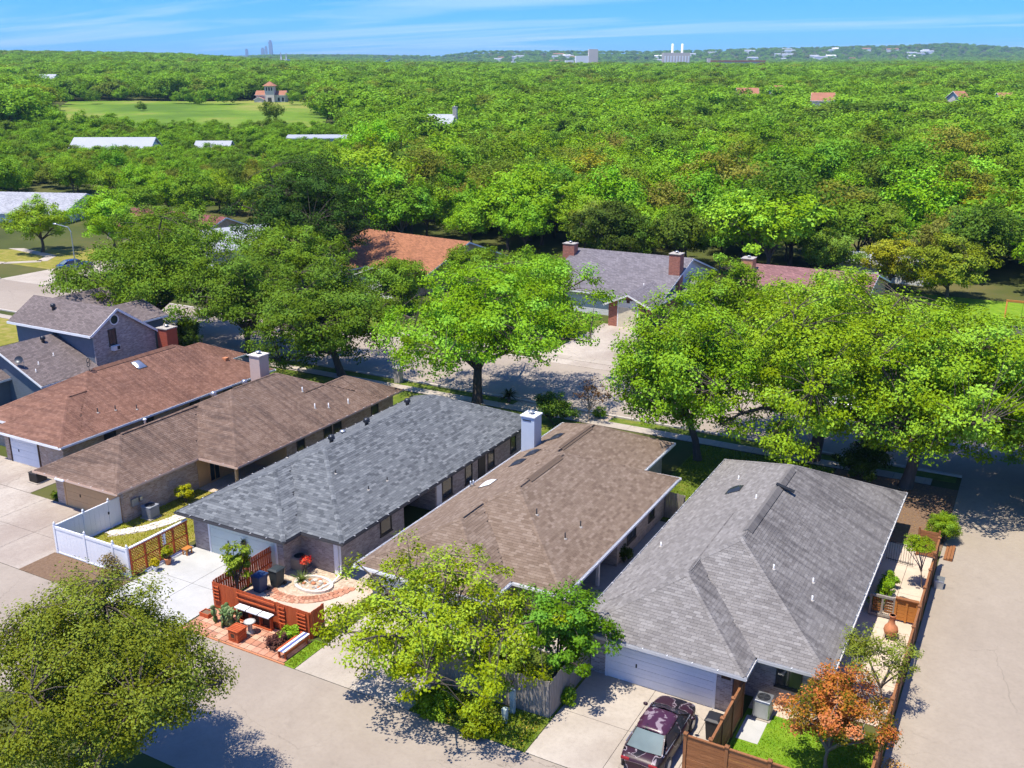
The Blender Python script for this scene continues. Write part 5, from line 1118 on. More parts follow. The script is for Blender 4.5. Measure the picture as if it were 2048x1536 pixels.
# half hidden roofs in the woods
for lab, a, d_, W, zr_, m_ in (('white roofed house with a stone chimney deep in the woods', 880, 268, 8, 11.4, 'metal_roof'), ('orange tiled roof in the middle of the woods', 1497, 420, 9, 12.6, 'tile_red'), ('small orange roof beside the orange tiled one', 1556, 440, 5, 12.8, 'tile_red'), ('tall house with a red roof and stone terrace in the woods', 1650, 355, 8, 13.6, 'tile_red'), ('orange roof corner among the right hand trees', 1922, 400, 5, 12.2, 'tile_red'), ('pale tile roof at the right hand woods', 2015, 395, 6, 11.8, 'tile_red'), ('pale small roof in the left hand woods', 95, 560, 10, 12, 'metal_roof')):
    t, _ = far_thing('house', lab, 'house', a, d_, random.uniform(-.3, .3), clear=4.5); gable(t, -W/2, W/2, -4.5, 4.5, zr_-2.6, zr_, 'x', M[m_], M['stucco'], .5); window(t, '-y', (0, -4.02), zr_-4.6, 1.2, 1.3, M['frame_dark'])
    if 'chimney' in lab: chimney(t, 3.4, 4.5, -.6, .5, 0, zr_+1.8, M['stone'], M['stone_white'])
    if 'terrace' in lab: BX('terrace', M['stone'], t, -5, 5, -9, -4.1, 0, zr_-6.4)
# industrial skyline: every building stands on the terrain at its own distance
M['far_white'] = m_plain('far_white', (.8, .8, .8), .8, .06, .05); M['far_conc'] = m_plain('far_concrete', (.6, .52, .47), .8, .06, .05); M['far_blue'] = m_plain('far_steel', (.30, .34, .42), .6, .1, .05)
D0 = 1900
t, p_ = far_thing('power_station', 'pale power station block with two tall chimneys', 'power station', 1350, D0, sink=2, clear=42); W = p_(52); z_ = t.location.z + 2; top = lambda y_, d_: CAMZ + (150-y_)/2146*d_
BX('hall', M['far_conc'], t, -W/2, W/2, -12, 12, 0, top(106, D0)-z_+2)
for q in range(9): BX('bay', M['far_white'], t, -W/2 + W*(q+.25)/9, -W/2 + W*(q+.75)/9, -12.4, -12.02, 8, top(110, D0)-z_)
for x in (-7, 11): MB().tube([(x, 0, 4), (x, 0, top(88, D0)-z_+2)], [2.6, 1.9], 14).build('chimney_stack', M['far_white'], t, True)
D0 = 1700
t, p_ = far_thing('factory', 'white stepped factory building on the skyline', 'factory', 1160, D0, sink=2, clear=36); z_ = t.location.z
for q, (x0, x1, y_) in enumerate(((-38, 6, 128), (-10, 26, 112), (16, 34, 99), (-30, -14, 121))): BX('block', M['far_white'] if q != 2 else M['far_conc'], t, p_(x0), p_(x1), -10 - q*.5, 10 + q*.5, 0, top(y_, D0)-z_)
for x in (-20, -10, 0): BX('window_band', M['glass'], t, p_(x), p_(x+7), -10.6, -10.55, top(136, D0)-z_, top(132, D0)-z_)
D0 = 1600
t, p_ = far_thing('warehouse', 'long low pale building with a red roof edge on the skyline', 'warehouse', 1475, D0, sink=2, clear=44); z_ = t.location.z; BX('hall', M['stucco'], t, p_(-55), p_(50), -10, 10, 0, top(124, D0)-z_); BX('roof', M['tile_red'], t, p_(-56), p_(51), -10.5, 10.5, top(124, D0)-z_+.05, top(121, D0)-z_); BX('tower', M['stucco'], t, p_(-62), p_(-56.5), -5, 5, 0, top(117, D0)-z_)
for q in range(8): BX('window', M['glass'], t, p_(-50 + 12*q), p_(-45 + 12*q), -10.05, -10.01, top(131, D0)-z_, top(127, D0)-z_)
D0 = 1500
for lab, a, hh, wv in (('white twin spired church on the skyline', 570, 104, 5), ('single grey church spire on the skyline', 1026, 108, 3)):
    t, p_ = far_thing('church', lab, 'church', a, D0, sink=2, clear=14); z_ = t.location.z; zt = top(hh, D0)-z_
    BX('nave', M['far_white'], t, p_(-wv*1.2), p_(wv*2), -8, 8, 0, zt*.62)
    for x in ((-wv*.6, wv*1.5) if 'twin' in lab else (0,)):
        BX('tower', M['far_white'], t, p_(x-1.2), p_(x+1.2), -10, -8.1, 0, zt*.75); cx = p_(x); MB().add([(cx-1.1, -10.1, zt*.75), (cx+1.1, -10.1, zt*.75), (cx+1.1, -8, zt*.75), (cx-1.1, -8, zt*.75), (cx, -9, zt)], [(0,1,4), (1,2,4), (2,3,4), (3,0,4), (3,2,1,0)]).build('spire', M['far_blue'], t)
t, p_ = far_thing('water_slide', 'blue and white waterpark slide tower above the trees', 'slide', 780, 1500, sink=2, clear=14); z_ = t.location.z; zt = top(119, 1500)-z_
MB().tube([(-2, 0, 0), (-2, 0, zt)], 1.2, 10).build('tower', M['far_white'], t); MB().tube([(-2 + (3 + .9*q)*math.cos(q*.9), (3 + .9*q)*math.sin(q*.9), zt - q*1.1) for q in range(14)], .9, 8).build('chute', m_plain('slide_blue', (.1, .3, .5), .4), t, True); BX('deck', M['far_blue'], t, -5, 1, -3, 3, zt-.6, zt-.2)
# far city towers
for lab, a, y_, wv in (('tallest blue grey tower of the far city', 545, 81, 6.5), ('slim far city tower beside the tallest', 536, 92, 4), ('broad far city tower beside the tallest', 529, 96, 6), ('lone far city tower left of the cluster', 497, 98, 5)):
    d_ = 9000; t, p_ = far_thing('skyscraper', lab, 'skyscraper', a, d_, sink=4, group='far city towers'); z_ = t.location.z; zt = top(y_, d_)-z_; w_ = p_(wv)
    BX('shaft', M['far_blue'], t, -w_/2, w_/2, -w_/2, w_/2, 0, zt*.86); BX('crown', M['far_blue'], t, -w_*.36, w_*.30, -w_*.4, w_*.4, zt*.86+.3, zt)
# pale houses on the far hills
for q in range(46):
    if q < 36: a = random.choice((random.uniform(960, 1320), random.uniform(1330, 1640), random.uniform(1640, 2040))); d_ = random.uniform(3500, 4450)
    else: a = random.uniform(60, 330); d_ = random.uniform(1350, 1750)
    big = random.uniform(.7, 1.8); t, p_ = far_thing('hill_house', 'pale small house among trees on the far hillside' if q < 36 else 'pale small house among trees on the left hand rise', 'house', a, d_, random.uniform(-.4, .4), sink=1, group='houses on the far hills' if q < 36 else 'houses on the left rise')
    CLEAR.append((t.location.x, t.location.y, 26 if q < 36 else 12)); L_ = (13 if q < 36 else 8)*big; gable(t, -L_, L_, -7, 7, 10 if q < 36 else 8, 14 if q < 36 else 11, 'x', random.choice((M['metal_roof'], M['metal_roof'], M['roof_pale'], M['tile_red'], M['far_white'])), M['far_white'], .4)
# meadow
MA = [(75, 322), (640, 312), (650, 400), (640, 500), (520, 512), (400, 500), (250, 506), (130, 500), (95, 420)]
V = [(*AD(a, d_), 0) for a, d_ in MA]; cx = np.mean([v[0] for v in V]); cy = np.mean([v[1] for v in V]); MV = []; MF = []; NR = 14
ring_ = []
for i in range(len(V)):
    for s_ in np.linspace(0, 1, 5)[:-1]: q = (i+1) % len(V); ring_.append((V[i][0]*(1-s_) + V[q][0]*s_, V[i][1]*(1-s_) + V[q][1]*s_))
for k_ in range(NR+1):
    f = k_/NR
    for (x, y) in ring_: X_, Y_ = cx + (x-cx)*f, cy + (y-cy)*f; MV.append((X_, Y_, float(terrain(X_, Y_)) + .35))
nr = len(ring_)
MF = [(k_*nr+i, k_*nr+(i+1) % nr, (k_+1)*nr+(i+1) % nr, (k_+1)*nr+i) for k_ in range(NR) for i in range(nr)]
tag(MB().add(MV, MF).build('meadow', M['meadow'], smooth=True), 'open yellow green meadow in the left distance', kind='structure')
# ------------------------------------------------------------------ vegetation
def leaf_arrays(C, Nrm, size, tone, aspect=.62, jitter=.55):
    n = len(C); Nn = Nrm + rng.normal(0, jitter, (n, 3)); Nn /= np.linalg.norm(Nn, axis=1, keepdims=True) + 1e-9
    t = rng.normal(0, 1, (n, 3)); a = np.cross(Nn, t); a /= np.linalg.norm(a, axis=1, keepdims=True) + 1e-9; b = np.cross(Nn, a)
    s = np.asarray(size).reshape(-1, 1); k = s * aspect
    V = np.stack([C - a*s*.5, C + b*k*.5 - Nn*s*.06, C + a*s*.5, C - b*k*.5 - Nn*s*.06], 1).reshape(-1, 3)
    return V, np.arange(4*n).reshape(-1, 4), np.asarray(tone)
def crown_points(r, rz, nc, cr, seed, flat=.65, low=-.55, hollow=.35, lobes=None):
    # clump centres: an uneven crown made of lobes, more clumps towards the outside
    g = np.random.default_rng(seed); out = []
    nl = lobes or 7
    L = []
    for i in range(nl):
        a = 2*math.pi*(i + g.uniform(-.3, .3))/nl; rr = g.uniform(.35, .62); L.append((rr*math.cos(a)*r, rr*math.sin(a)*r, g.uniform(-.35, .35)*rz, g.uniform(.42, .62)))
    L.append((0, 0, .35*rz, .6)); L.append((g.uniform(-.2, .2)*r, g.uniform(-.2, .2)*r, 0, .6))
    wts = np.array([l[3]**2 for l in L]); wts /= wts.sum()
    while len(out) < nc:
        l = L[g.choice(len(L), p=wts)]; v = g.normal(0, 1, 3); v /= np.linalg.norm(v); u = (hollow + (1-hollow)*g.random())**.6
        p = np.array([l[0] + v[0]*l[3]*r*u, l[1] + v[1]*l[3]*r*u, l[2] + v[2]*l[3]*rz*u])
        if p[2] < low*rz or (p[0]/r)**2 + (p[1]/r)**2 + (p[2]/rz)**2 > 1.08: continue
        out.append(p)
    return np.array(out)
def crown_mesh(name, r, rz, nc, per, ls, cr, seed, flat=.6, mat=None, hollow=.35, low=-.55, up=.7, lobes=None, tonevar=.18, aspect=.62):
    g = np.random.default_rng(seed + 991); P = crown_points(r, rz, nc, cr, seed, flat, low, hollow, lobes)
    n = nc*per; ctr = np.repeat(P, per, 0); v = g.normal(0, 1, (n, 3)); v /= np.linalg.norm(v, axis=1, keepdims=True); u = g.random((n, 1))**.45
    cs = np.repeat(cr*g.uniform(.65, 1.3, nc), per).reshape(-1, 1)
    off = v*u*cs*np.array([1, 1, flat]); C = ctr + off
    N_ = v*.5 + np.array([0, 0, up]) + .75*ctr/np.array([r, r, rz])
    tone = np.clip(np.repeat(g.normal(.5, tonevar, nc), per) + g.normal(0, .16, n), 0, 1)
    V, F4, T = leaf_arrays(C, N_, ls*g.uniform(.7, 1.3, n), tone, aspect)
    return mesh_np(name, V, F4, mat or M['foliage'], T), P
def limbs(base, top, P, r0, seed, nl=6, n=6, twig=True, bend=.15, tw=.035):
    # trunk from base to top, limbs to groups of clumps, twigs to each clump
    g = np.random.default_rng(seed + 17); m = MB(); base = Vector(base); top = Vector(top); H_ = (top-base).length
    mid = base.lerp(top, .5) + Vector((g.uniform(-1, 1), g.uniform(-1, 1), 0))*H_*.06
    tr = [base + Vector((0, 0, -.15)), base + Vector((0, 0, .12)), base.lerp(mid, .5), mid, mid.lerp(top, .6), top]
    m.tube(tr, [r0*1.5, r0*1.18, r0*.98, r0*.9, r0*.82, r0*.72], 9)
    if len(P) == 0: return m
    P = np.asarray(P); far = P[g.choice(len(P), min(nl, len(P)), replace=False)]
    # spread limb targets
    cand = P[np.linalg.norm(P - np.array(top), axis=1).argsort()[len(P)//3:]]; sel = [cand[g.integers(len(cand))]]
    while len(sel) < nl and len(sel) < len(cand):
        d = np.min([np.linalg.norm(cand - s, axis=1) for s in sel], axis=0); sel.append(cand[int(d.argmax())])
    nodes = []
    for s in sel:
        s = Vector(s); q0 = base.lerp(top, g.uniform(.82, 1.)); dist = (s-q0).length; ctrl = q0.lerp(s, .45) + Vector((0, 0, dist*bend))
        pts = []
        for t in np.linspace(0, 1, 6): pts.append(q0*(1-t)**2 + ctrl*2*t*(1-t) + s*t*t + Vector(g.uniform(-1, 1, 3))*dist*.02)
        rl = r0*.5; m.tube(pts, [rl*(1-.8*t) + .012 for t in np.linspace(0, 1, 6)], n, cap=False); nodes += [(p, rl*(1-.8*t)) for p, t in zip(pts[1:], np.linspace(.2, 1, 5))]
    if twig:
        NP = np.array([tuple(p) for p, _ in nodes])
        for c in P:
            i = int(np.linalg.norm(NP - c, axis=1).argmin()); q = nodes[i][0]; c = Vector(c); md = q.lerp(c, .5) + Vector((0, 0, (c-q).length*.08))
            rr = min(tw, nodes[i][1]*.7 + .01); m.tube([q, md, c], [rr, rr*.7, rr*.3], 4, cap=False)
    return m
def tree(name, label, base, crown, r, rz, color, nc=90, per=160, ls=.22, cr=None, seed=1, r0=.22, flat=.6, fork=None, cat='tree', hollow=.35, low=-.55, bark='bark', up=.7, lobes=None, nl=7, group=None, tonevar=.22, aspect=.62, tw=.035, twig=True):
    t = thing(name, label, cat, base, group); cr = cr or r*.2
    if ls > .2: ls *= .82; per = int(per*1.3)
    me, P = crown_mesh('crown', r, rz, nc, per, ls, cr, seed, flat, hollow=hollow, low=low, up=up, lobes=lobes, tonevar=tonevar, aspect=aspect)
    o = bpy.data.objects.new('crown', me); link(o, t); o.location = Vector(crown) - Vector(base); o.color = color + (1,)
    if name == 'crape_myrtle': me.materials[0] = M['autumn']
    fk = fork or (Vector(base).lerp(Vector(crown), .45)); fk = Vector(fk)
    limbs(base, fk, P + np.array(crown), r0, seed, nl, tw=tw, twig=twig).build('trunk', M[bark], t, True)
    return t
G_BRIGHT, G_MID, G_DARK, G_OLIVE, G_YEL = (.145, .265, .018), (.095, .185, .018), (.055, .115, .018), (.13, .15, .026), (.235, .29, .018)
# near trees
tree('oak_tree', 'large olive green small leaved tree on the near side of the alley', (-28.4, 18.9, 0), (-27.6, 19.4, 5.1), 4.7, 4.0, (.15, .185, .03), 560, 210, .105, .7, 3, .25, low=-.85)
tree('pecan_tree', 'sparse yellow green tree with open branches before the grey picket fence', (-20.4, 30.2, 0), (-20.6, 30.5, 3.75), 5.8, 3.5, (.235, .32, .014), 260, 100, .145, .62, 8, .17, .5, (-20.3, 30.3, 2.2), hollow=.1, low=-.9, nl=11, lobes=9, tw=.03)
tree('mulberry_tree', 'dense mid green small tree at the grey fence corner', (-16.2, 33.2, 0), (-15.9, 33.5, 2.9), 2.45, 2.5, (.10, .22, .02), 100, 130, .15, .5, 5, .1, low=-.9)
tree('crape_myrtle', 'small orange and red leaved tree on the green lawn', (-4.6, 33.7, 0), (-4.4, 33.9, 2.75), 2.15, 1.95, (.52, .15, .025), 120, 150, .1, .42, 12, .07, .7, (-4.57, 33.7, .9), nl=9, bark='bark_pale', low=-.9, tonevar=.3)
tree('olive_tree', 'feathery pale green tree at the cedar fence', (-3.3, 38.6, 0), (-3.6, 38.8, 2.5), 1.75, 1.35, (.17, .21, .05), 60, 80, .13, .4, 21, .06, .6, nl=7, bark='bark_pale', aspect=.35)
# street trees
tree('street_tree', 'dark green oak beside the street behind the umber roof', (-53.8, 66, 0), (-55.4, 65.6, 5.6), 7.8, 5.5, (.10, .18, .022), 360, 110, .27, 1.05, 31, .36, low=-.95)
tree('street_tree', 'bright green spreading tree beside the sago palm', (-39.3, 65.5, 0), (-38.2, 66.1, 7.6), 9.6, 5.4, (.175, .34, .016), 360, 110, .28, 1.15, 32, .42, .5, (-39.2, 65.5, 3.6), low=-.8, lobes=9, nl=9)
tree('street_tree', 'green tree over the pavement beside the brown roof', (-19.3, 62.1, 0), (-20.8, 61.3, 6.7), 5.9, 5.7, (.17, .31, .018), 330, 110, .25, .95, 33, .27, low=-.95, lobes=8)
tree('street_tree', 'broad yellow green tree behind the charcoal roof', (-12.2, 66, 0), (-11.8, 66.2, 7.0), 9.6, 6.7, (.2, .32, .018), 540, 110, .26, 1.1, 34, .45, .55, (-12.1, 66, 3.8), hollow=.25, low=-.92, lobes=9, nl=9)
tree('street_tree', 'big green corner tree shading the side road', (-5.8, 64.1, 0), (-3.4, 65.2, 6.6), 8.6, 6.4, (.19, .32, .018), 500, 110, .25, 1.0, 35, .4, .55, (-5.4, 64.2, 3.4), low=-.92, lobes=8)
tree('street_tree', 'large dark green tree beside the two storey house', (-78.2, 66.5, 0), (-77.4, 67.0, 7.3), 10.6, 6.3, (.115, .205, .02), 430, 105, .29, 1.2, 36, .42, low=-.9, lobes=9)
tree('street_tree', 'dark green tree filling the gap before the russet roof', (-66, 67.0, 0), (-66, 67.2, 5.6), 6.2, 5.0, (.10, .18, .022), 270, 105, .27, 1.0, 47, .3, low=-.95)
tree('shade_tree', 'green tree across the street left of the orange roof', (-76, 85, 0), (-75.5, 85, 6.2), 6.4, 4.6, (.125, .22, .02), 210, 105, .3, 1.1, 48, .3, low=-.8)
tree('shade_tree', 'bright green tree across the street beside the grey garage', (-46, 87, 0), (-46, 87, 5.2), 5.2, 4.0, (.15, .28, .018), 210, 105, .3, 1.1, 49, .3, low=-.8)
tree('shade_tree', 'green tree before the mauve roof across the street', (-27, 90, 0), (-26.5, 90, 5.4), 5.2, 4.2, (.15, .27, .018), 180, 105, .3, 1.0, 50, .26, low=-.85)
tree('shade_tree', 'yellow green tree on the lawn of the mauve roofed house', (-16.5, 88, 0), (-16, 88, 5.8), 6.2, 4.6, (.19, .31, .018), 210, 105, .3, 1.1, 501, .3, low=-.85)
tree('street_tree', 'green tree on the far corner of the side road', (5.6, 71.0, 0), (4.0, 70.2, 6.0), 8.4, 6.2, (.15, .265, .018), 360, 105, .27, 1.1, 502, .36, low=-.9)
tree('shade_tree', 'small green tree before the garage of the orange roof', (-63.5, 89.5, 0), (-63.5, 89.5, 3.6), 4.6, 3.4, (.13, .235, .02), 150, 105, .28, .9, 503, .2, low=-.95)
tree('shade_tree', 'green tree screening the white sided house', (-96.5, 86, 0), (-96.5, 86, 6.2), 6.6, 5.2, (.12, .215, .02), 220, 105, .3, 1.1, 504, .3, low=-.9)
tree('street_tree', 'smaller green tree on the far side of the side road', (7.2, 62.5, 0), (5.4, 61.8, 4.9), 4.4, 3.9, (.15, .265, .018), 190, 105, .26, .85, 505, .25, low=-.95)
tree('shade_tree', 'small bright tree at the gable end of the orange roof', (-60.5, 101, 0), (-60.5, 101, 3.7), 3.9, 3.3, (.14, .25, .02), 110, 105, .3, .85, 506, .18, low=-.95)
tree('shade_tree', 'tall very dark green tree in front of the orange roof', (-83, 97, 0), (-82.5, 96.5, 10.2), 9.6, 7.4, (.04, .09, .022), 330, 105, .33, 1.3, 37, .45, low=-.85, lobes=8)
tree('young_tree', 'light green young tree on the yellow lawn', (-134, 95, 0), (-133.7, 95.1, 5.0), 5.6, 3.9, (.21, .34, .03), 150, 100, .3, .95, 38, .24, low=-.8)
tree('street_tree', 'bright lime green tree beside the far street lamp', (-121, 98, 0), (-121.5, 97.5, 6.2), 5.6, 4.4, (.21, .4, .02), 160, 110, .32, 1.0, 39, .24, low=-.85)
tree('fig_tree', 'leafy yellow green tree above the swing lawn', (-9.5, 124, 0), (-9.7, 125.7, 4.4), 5.6, 3.9, (.18, .24, .022), 170, 110, .34, 1.0, 40, .22, low=-.95)
tree('fig_tree', 'yellow flowering tree beside the pale shed', (-16.5, 128, 0), (-16.5, 128, 3.8), 4.4, 3.4, (.27, .29, .02), 90, 110, .32, .9, 41, .2, low=-.95)
tree('willow_tree', 'soft grey green tree before the pale shed roof', (-24.5, 130, 0), (-24.5, 130, 3.6), 4.6, 3.4, (.15, .25, .05), 130, 110, .3, .9, 42, .2, low=-.95)
tree('shade_tree', 'dark olive tree behind the far red chimney', (-52, 122, 0), (-52, 122, 6), 5.5, 4.6, (.06, .1, .02), 110, 100, .36, 1.1, 43, .25, low=-.85)
tree('young_tree', 'small purple leaved bare looking tree by the street', (-29.3, 65.6, 0), (-29.3, 65.8, 2.4), 1.6, 1.4, (.13, .07, .06), 36, 16, .16, .35, 44, .05, .6, nl=8, bark='bark_pale', low=-.9)
tree('fruit_tree', 'slim bright green leafy tree inside the red fence corner', (-33.9, 32.2, 0), (-33.9, 32.4, 1.9), .75, 1.45, (.16, .22, .02), 26, 70, .17, .3, 45, .05, low=-.95, lobes=5)
tree('topiary_tree', 'clipped round crowned topiary tree beside the cedar fence', (-3.15, 50.5, 0), (-3.5, 50.3, 2.6), .85, .42, (.2, .29, .02), 100, 90, .06, .18, 46, .03, .6, low=-.9, bark='bark_pale', tw=.015, twig=False)
def bush(name, label, c, r, rz, color, nc, per, ls, cr, seed, cat='bush', flat=.8, group=None, low=-.9, aspect=.6, tonevar=.2):
    t = thing(name, label, cat, (c[0], c[1], 0), group); me, P = crown_mesh('foliage', r, rz, nc, per, ls, cr, seed, flat, hollow=.2, low=low, lobes=5, tonevar=tonevar, aspect=aspect)
    o = bpy.data.objects.new('foliage', me); link(o, t); o.location = (0, 0, c[2]); o.color = color + (1,)
    m = MB(); g = np.random.default_rng(seed)
    for q in range(5): a = g.uniform(0, 6.28); m.tube([(c[0], c[1], -.05), (c[0] + .3*r*math.cos(a), c[1] + .3*r*math.sin(a), c[2]*.6), (c[0] + .6*r*math.cos(a), c[1] + .6*r*math.sin(a), c[2])], [.035, .025, .012], 5)
    m.build('stem', M['bark'], t)
    return t
bush('bush', 'heart shaped trimmed bright green bush by the side road', (-2.72, 56.8, .95), 1.02, .98, (.16, .26, .012), 300, 80, .06, .2, 51)
bush('bush', 'loose green bush below the white chimney by the street', (-31.3, 63.7, 1.2), 1.9, 1.45, (.085, .155, .03), 70, 90, .17, .5, 52)
bush('bush', 'small round dark green bush beside the purple leaved tree', (-28.95, 66.9, .5), .62, .5, (.1, .2, .012), 40, 70, .08, .2, 53)
bush('bush', 'dark shrub at the foot of the large dark tree', (-73.9, 66.6, 1.4), 2.0, 1.5, (.06, .11, .02), 70, 90, .2, .55, 54)
bush('bush', 'silvery grey shrub beside the far driveway', (-110.6, 80.6, 1.2), 1.1, 1.3, (.22, .26, .2), 50, 80, .18, .4, 55)
bush('bush', 'yellow green shrub between the umber and blue grey roofs', (-44.0, 49.2, 1.6), 1.0, .8, (.26, .34, .015), 45, 70, .14, .3, 56)
bush('bush', 'lime yellow shrub against the tan brick wall', (-45.3, 39.6, .75), .6, .6, (.33, .35, .01), 34, 60, .11, .22, 57)
bush('bush', 'yellow shrub between the russet and umber roofs', (-54.2, 41.2, 1.3), .75, .6, (.36, .4, .015), 34, 60, .13, .25, 58)
bush('bush', 'low green plants at the corner of the tan garage', (-52.9, 36.2, .25), .5, .3, (.12, .2, .02), 26, 50, .12, .18, 59)
for q, (x, y) in enumerate(((-4.85, 47.1), (-4.78, 48.1), (-4.7, 49.0), (-4.62, 49.8))):
    bush('clipped_bush', ['bright clipped bush next to the wire mesh gate', 'second clipped bush from the wire mesh gate', 'third clipped bush from the wire mesh gate', 'fourth clipped bush from the wire mesh gate'][q], (x, y, .55), .42, .5, (.15, .27, .012), 36, 60, .09, .18, 60+q, group='clipped bushes along the patio wall')
bush('bush', 'dry purple brown shrub beside the white vinyl fence', (-41.3, 30.6, .8), .8, .9, (.15, .11, .08), 40, 26, .11, .25, 66)
bush('bush', 'purple heart plants by the red bench', (-29.1, 30.1, .3), .75, .34, (.085, .035, .075), 50, 60, .12, .2, 67)
bush('bush', 'bright green weeds under the red trellis', (-29.0, 30.75, .4), .6, .4, (.17, .29, .015), 34, 60, .13, .2, 68)
bush('bush', 'leafy plant in the orange clay pot', (-39.95, 33.2, .75), .38, .38, (.25, .28, .015), 20, 50, .12, .15, 69, cat='plant')
bush('bush', 'yellow flowers in the small white pot', (-40.0, 32.35, .55), .3, .26, (.38, .33, .02), 16, 40, .1, .13, 70, cat='plant')
bush('bush', 'low weeds around the trunk of the yellow green tree', (-20.0, 29.6, .35), 1.3, .5, (.16, .25, .012), 60, 70, .13, .3, 71)
bush('bush', 'tangle of bright weeds beside the alley', (-17.6, 29.4, .35), 1.2, .48, (.18, .24, .014), 56, 70, .13, .28, 72)
bush('bush', 'leafy weeds along the grey fence by the car driveway', (-15.25, 32.6, .35), .42, .45, (.12, .21, .014), 40, 60, .11, .2, 73)
bush('bush', 'leafy vine over the back of the grey picket fence', (-17.6, 31.5, 1.7), 1.5, .5, (.14, .2, .02), 60, 60, .14, .3, 74)
bush('bush', 'dark evergreen shrub at the foot of the corner trees', (-9.0, 64.6, .9), 1.7, .9, (.05, .085, .018), 60, 80, .15, .4, 75)
bush('bush', 'grey twiggy shrub behind the charcoal roof', (-14.6, 66.4, .8), 1.2, .9, (.16, .14, .11), 50, 34, .15, .35, 76)
bush('bush', 'dark green shrub between the corner tree trunks', (-8.2, 66.4, 1.1), 1.6, 1.1, (.06, .095, .025), 55, 70, .16, .4, 77)
bush('bush', 'shrub with sparse dark leaves in the shaded side strip', (-18.0, 45.6, .6), .5, .6, (.05, .08, .02), 30, 50, .1, .2, 78)
bush('bush', 'leafy shrub beside the dark iron gate by the white chimney', (-29.2, 56.6, .9), .8, .8, (.11, .18, .02), 40, 60, .14, .28, 79)
bush('bush', 'potted green plants beside the cedar fence', (-5.0, 39.0, .5), .55, .5, (.07, .15, .02), 30, 60, .12, .2, 80)
bush('bush', 'low dark plants at the lawn end of the cedar fence', (-6.2, 31.3, .35), 1.3, .35, (.05, .09, .02), 46, 60, .12, .22, 81)
bush('bush', 'red flowering hesperaloe spikes behind the red fence', (-32.6, 36.0, .9), .35, .2, (.6, .06, .07), 14, 16, .1, .15, 82, cat='plant')
# spiky plants
def spiky(name, label, c, n, ln, wd, color, arch=.4, cat='plant', trunk=0):
    t = thing(name, label, cat, (c[0], c[1], 0)); V = []; F_ = []; T = []
    for q in range(n):
        a = 2.4*q + random.uniform(-.2, .2); el = random.uniform(.15, 1.25); L = ln*random.uniform(.75, 1.1); d = Vector((math.cos(a)*math.cos(el), math.sin(a)*math.cos(el), math.sin(el))); sd_ = Vector((-math.sin(a), math.cos(a), 0))*wd/2; p0 = Vector((c[0], c[1], c[2] + trunk)); b = len(V)
        for k_ in range(4): tt = k_/3; p = p0 + d*L*tt + Vector((0, 0, -arch*L*tt*tt)); V += [tuple(p - sd_*(1-.85*tt)), tuple(p + sd_*(1-.85*tt))]
        for k_ in range(3): F_.append((b+2*k_, b+2*k_+1, b+2*k_+3, b+2*k_+2)); T.append(random.random())
    o = MB().add(V, F_).build('leaves', M['foliage'], t); a_ = o.data.attributes.new('tone', 'FLOAT', 'FACE'); a_.data.foreach_set('value', T); o.color = color + (1,)
    if trunk: MB().tube([(c[0], c[1], -.05), (c[0], c[1], trunk + .05)], [.16, .12], 9).build('trunk', M['bark'], t)
spiky('sago_palm', 'dark green sago palm beside the street', (-37.1, 66.9, 0), 46, 1.25, .22, (.03, .05, .014), .45, 'palm', .5)
spiky('yucca', 'grey green spiky yucca in the stone planter ring', (-32.2, 35.2, .1), 60, .75, .05, (.12, .17, .09), .12)
spiky('young_palm', 'thin young palm before the pale green garage door', (-36.3, 35.3, 0), 12, .5, .06, (.2, .25, .06), .5, 'palm', 1.35)
spiky('grass_clump', 'dry tan grass clump inside the white vinyl fence', (-42.4, 32.2, 0), 120, .75, .03, (.4, .32, .14), .25)
spiky('grass_clump', 'small pale grass clump beside the white gate', (-45.8, 35.2, 0), 40, .4, .03, (.35, .38, .1), .25)
# prickly pear
pc = thing('prickly_pear', 'large green prickly pear cactus at the end of the pavers', 'cactus', (-32.6, 30.2, 0)); m_pad = [m_plain('cactus_pad', (.10, .17, .05), .6, .3, 6), m_plain('cactus_pad_pale', (.2, .26, .1), .6, .3, 6)]
def pad(c, a, tilt, s):
    V = []; rot = Matrix.Rotation(a, 3, 'Z') @ Matrix.Rotation(tilt, 3, 'X'); n_ = 10
    for th, w_ in ((-.03, .85), (0, 1.), (.03, .85)):
        for k_ in range(n_): q = 2*math.pi*k_/n_; v = Vector((s*.42*w_*math.cos(q)*(1 + .18*math.sin(q)), th, s*.5*(1 + w_*math.sin(q)))); V.append(tuple(rot @ v + Vector(c)))
    F_ = [(i*n_+k_, i*n_+(k_+1) % n_, (i+1)*n_+(k_+1) % n_, (i+1)*n_+k_) for i in range(2) for k_ in range(n_)] + [tuple(range(n_))[::-1], tuple(range(2*n_, 3*n_))]
    MB().add(V, F_).build('pad', random.choice(m_pad), pc, True); return rot @ Vector((0, 0, s)) + Vector(c)
for q in range(26):
    a = random.random()*6.28; r_ = .8*random.random(); top = pad((-32.6 + r_*math.cos(a), 30.2 + .5*r_*math.sin(a), .0), random.random()*3.14, random.uniform(-.35, .35), random.uniform(.36, .5))
    for u_ in range(random.randint(2, 3)):
        t2 = pad(tuple(top - Vector((0, 0, .05))), random.random()*3.14, random.uniform(-.6, .6), random.uniform(.28, .42))
        if random.random() < .8: pad(tuple(t2 - Vector((0, 0, .04))), random.random()*3.14, random.uniform(-.7, .7), random.uniform(.2, .3))
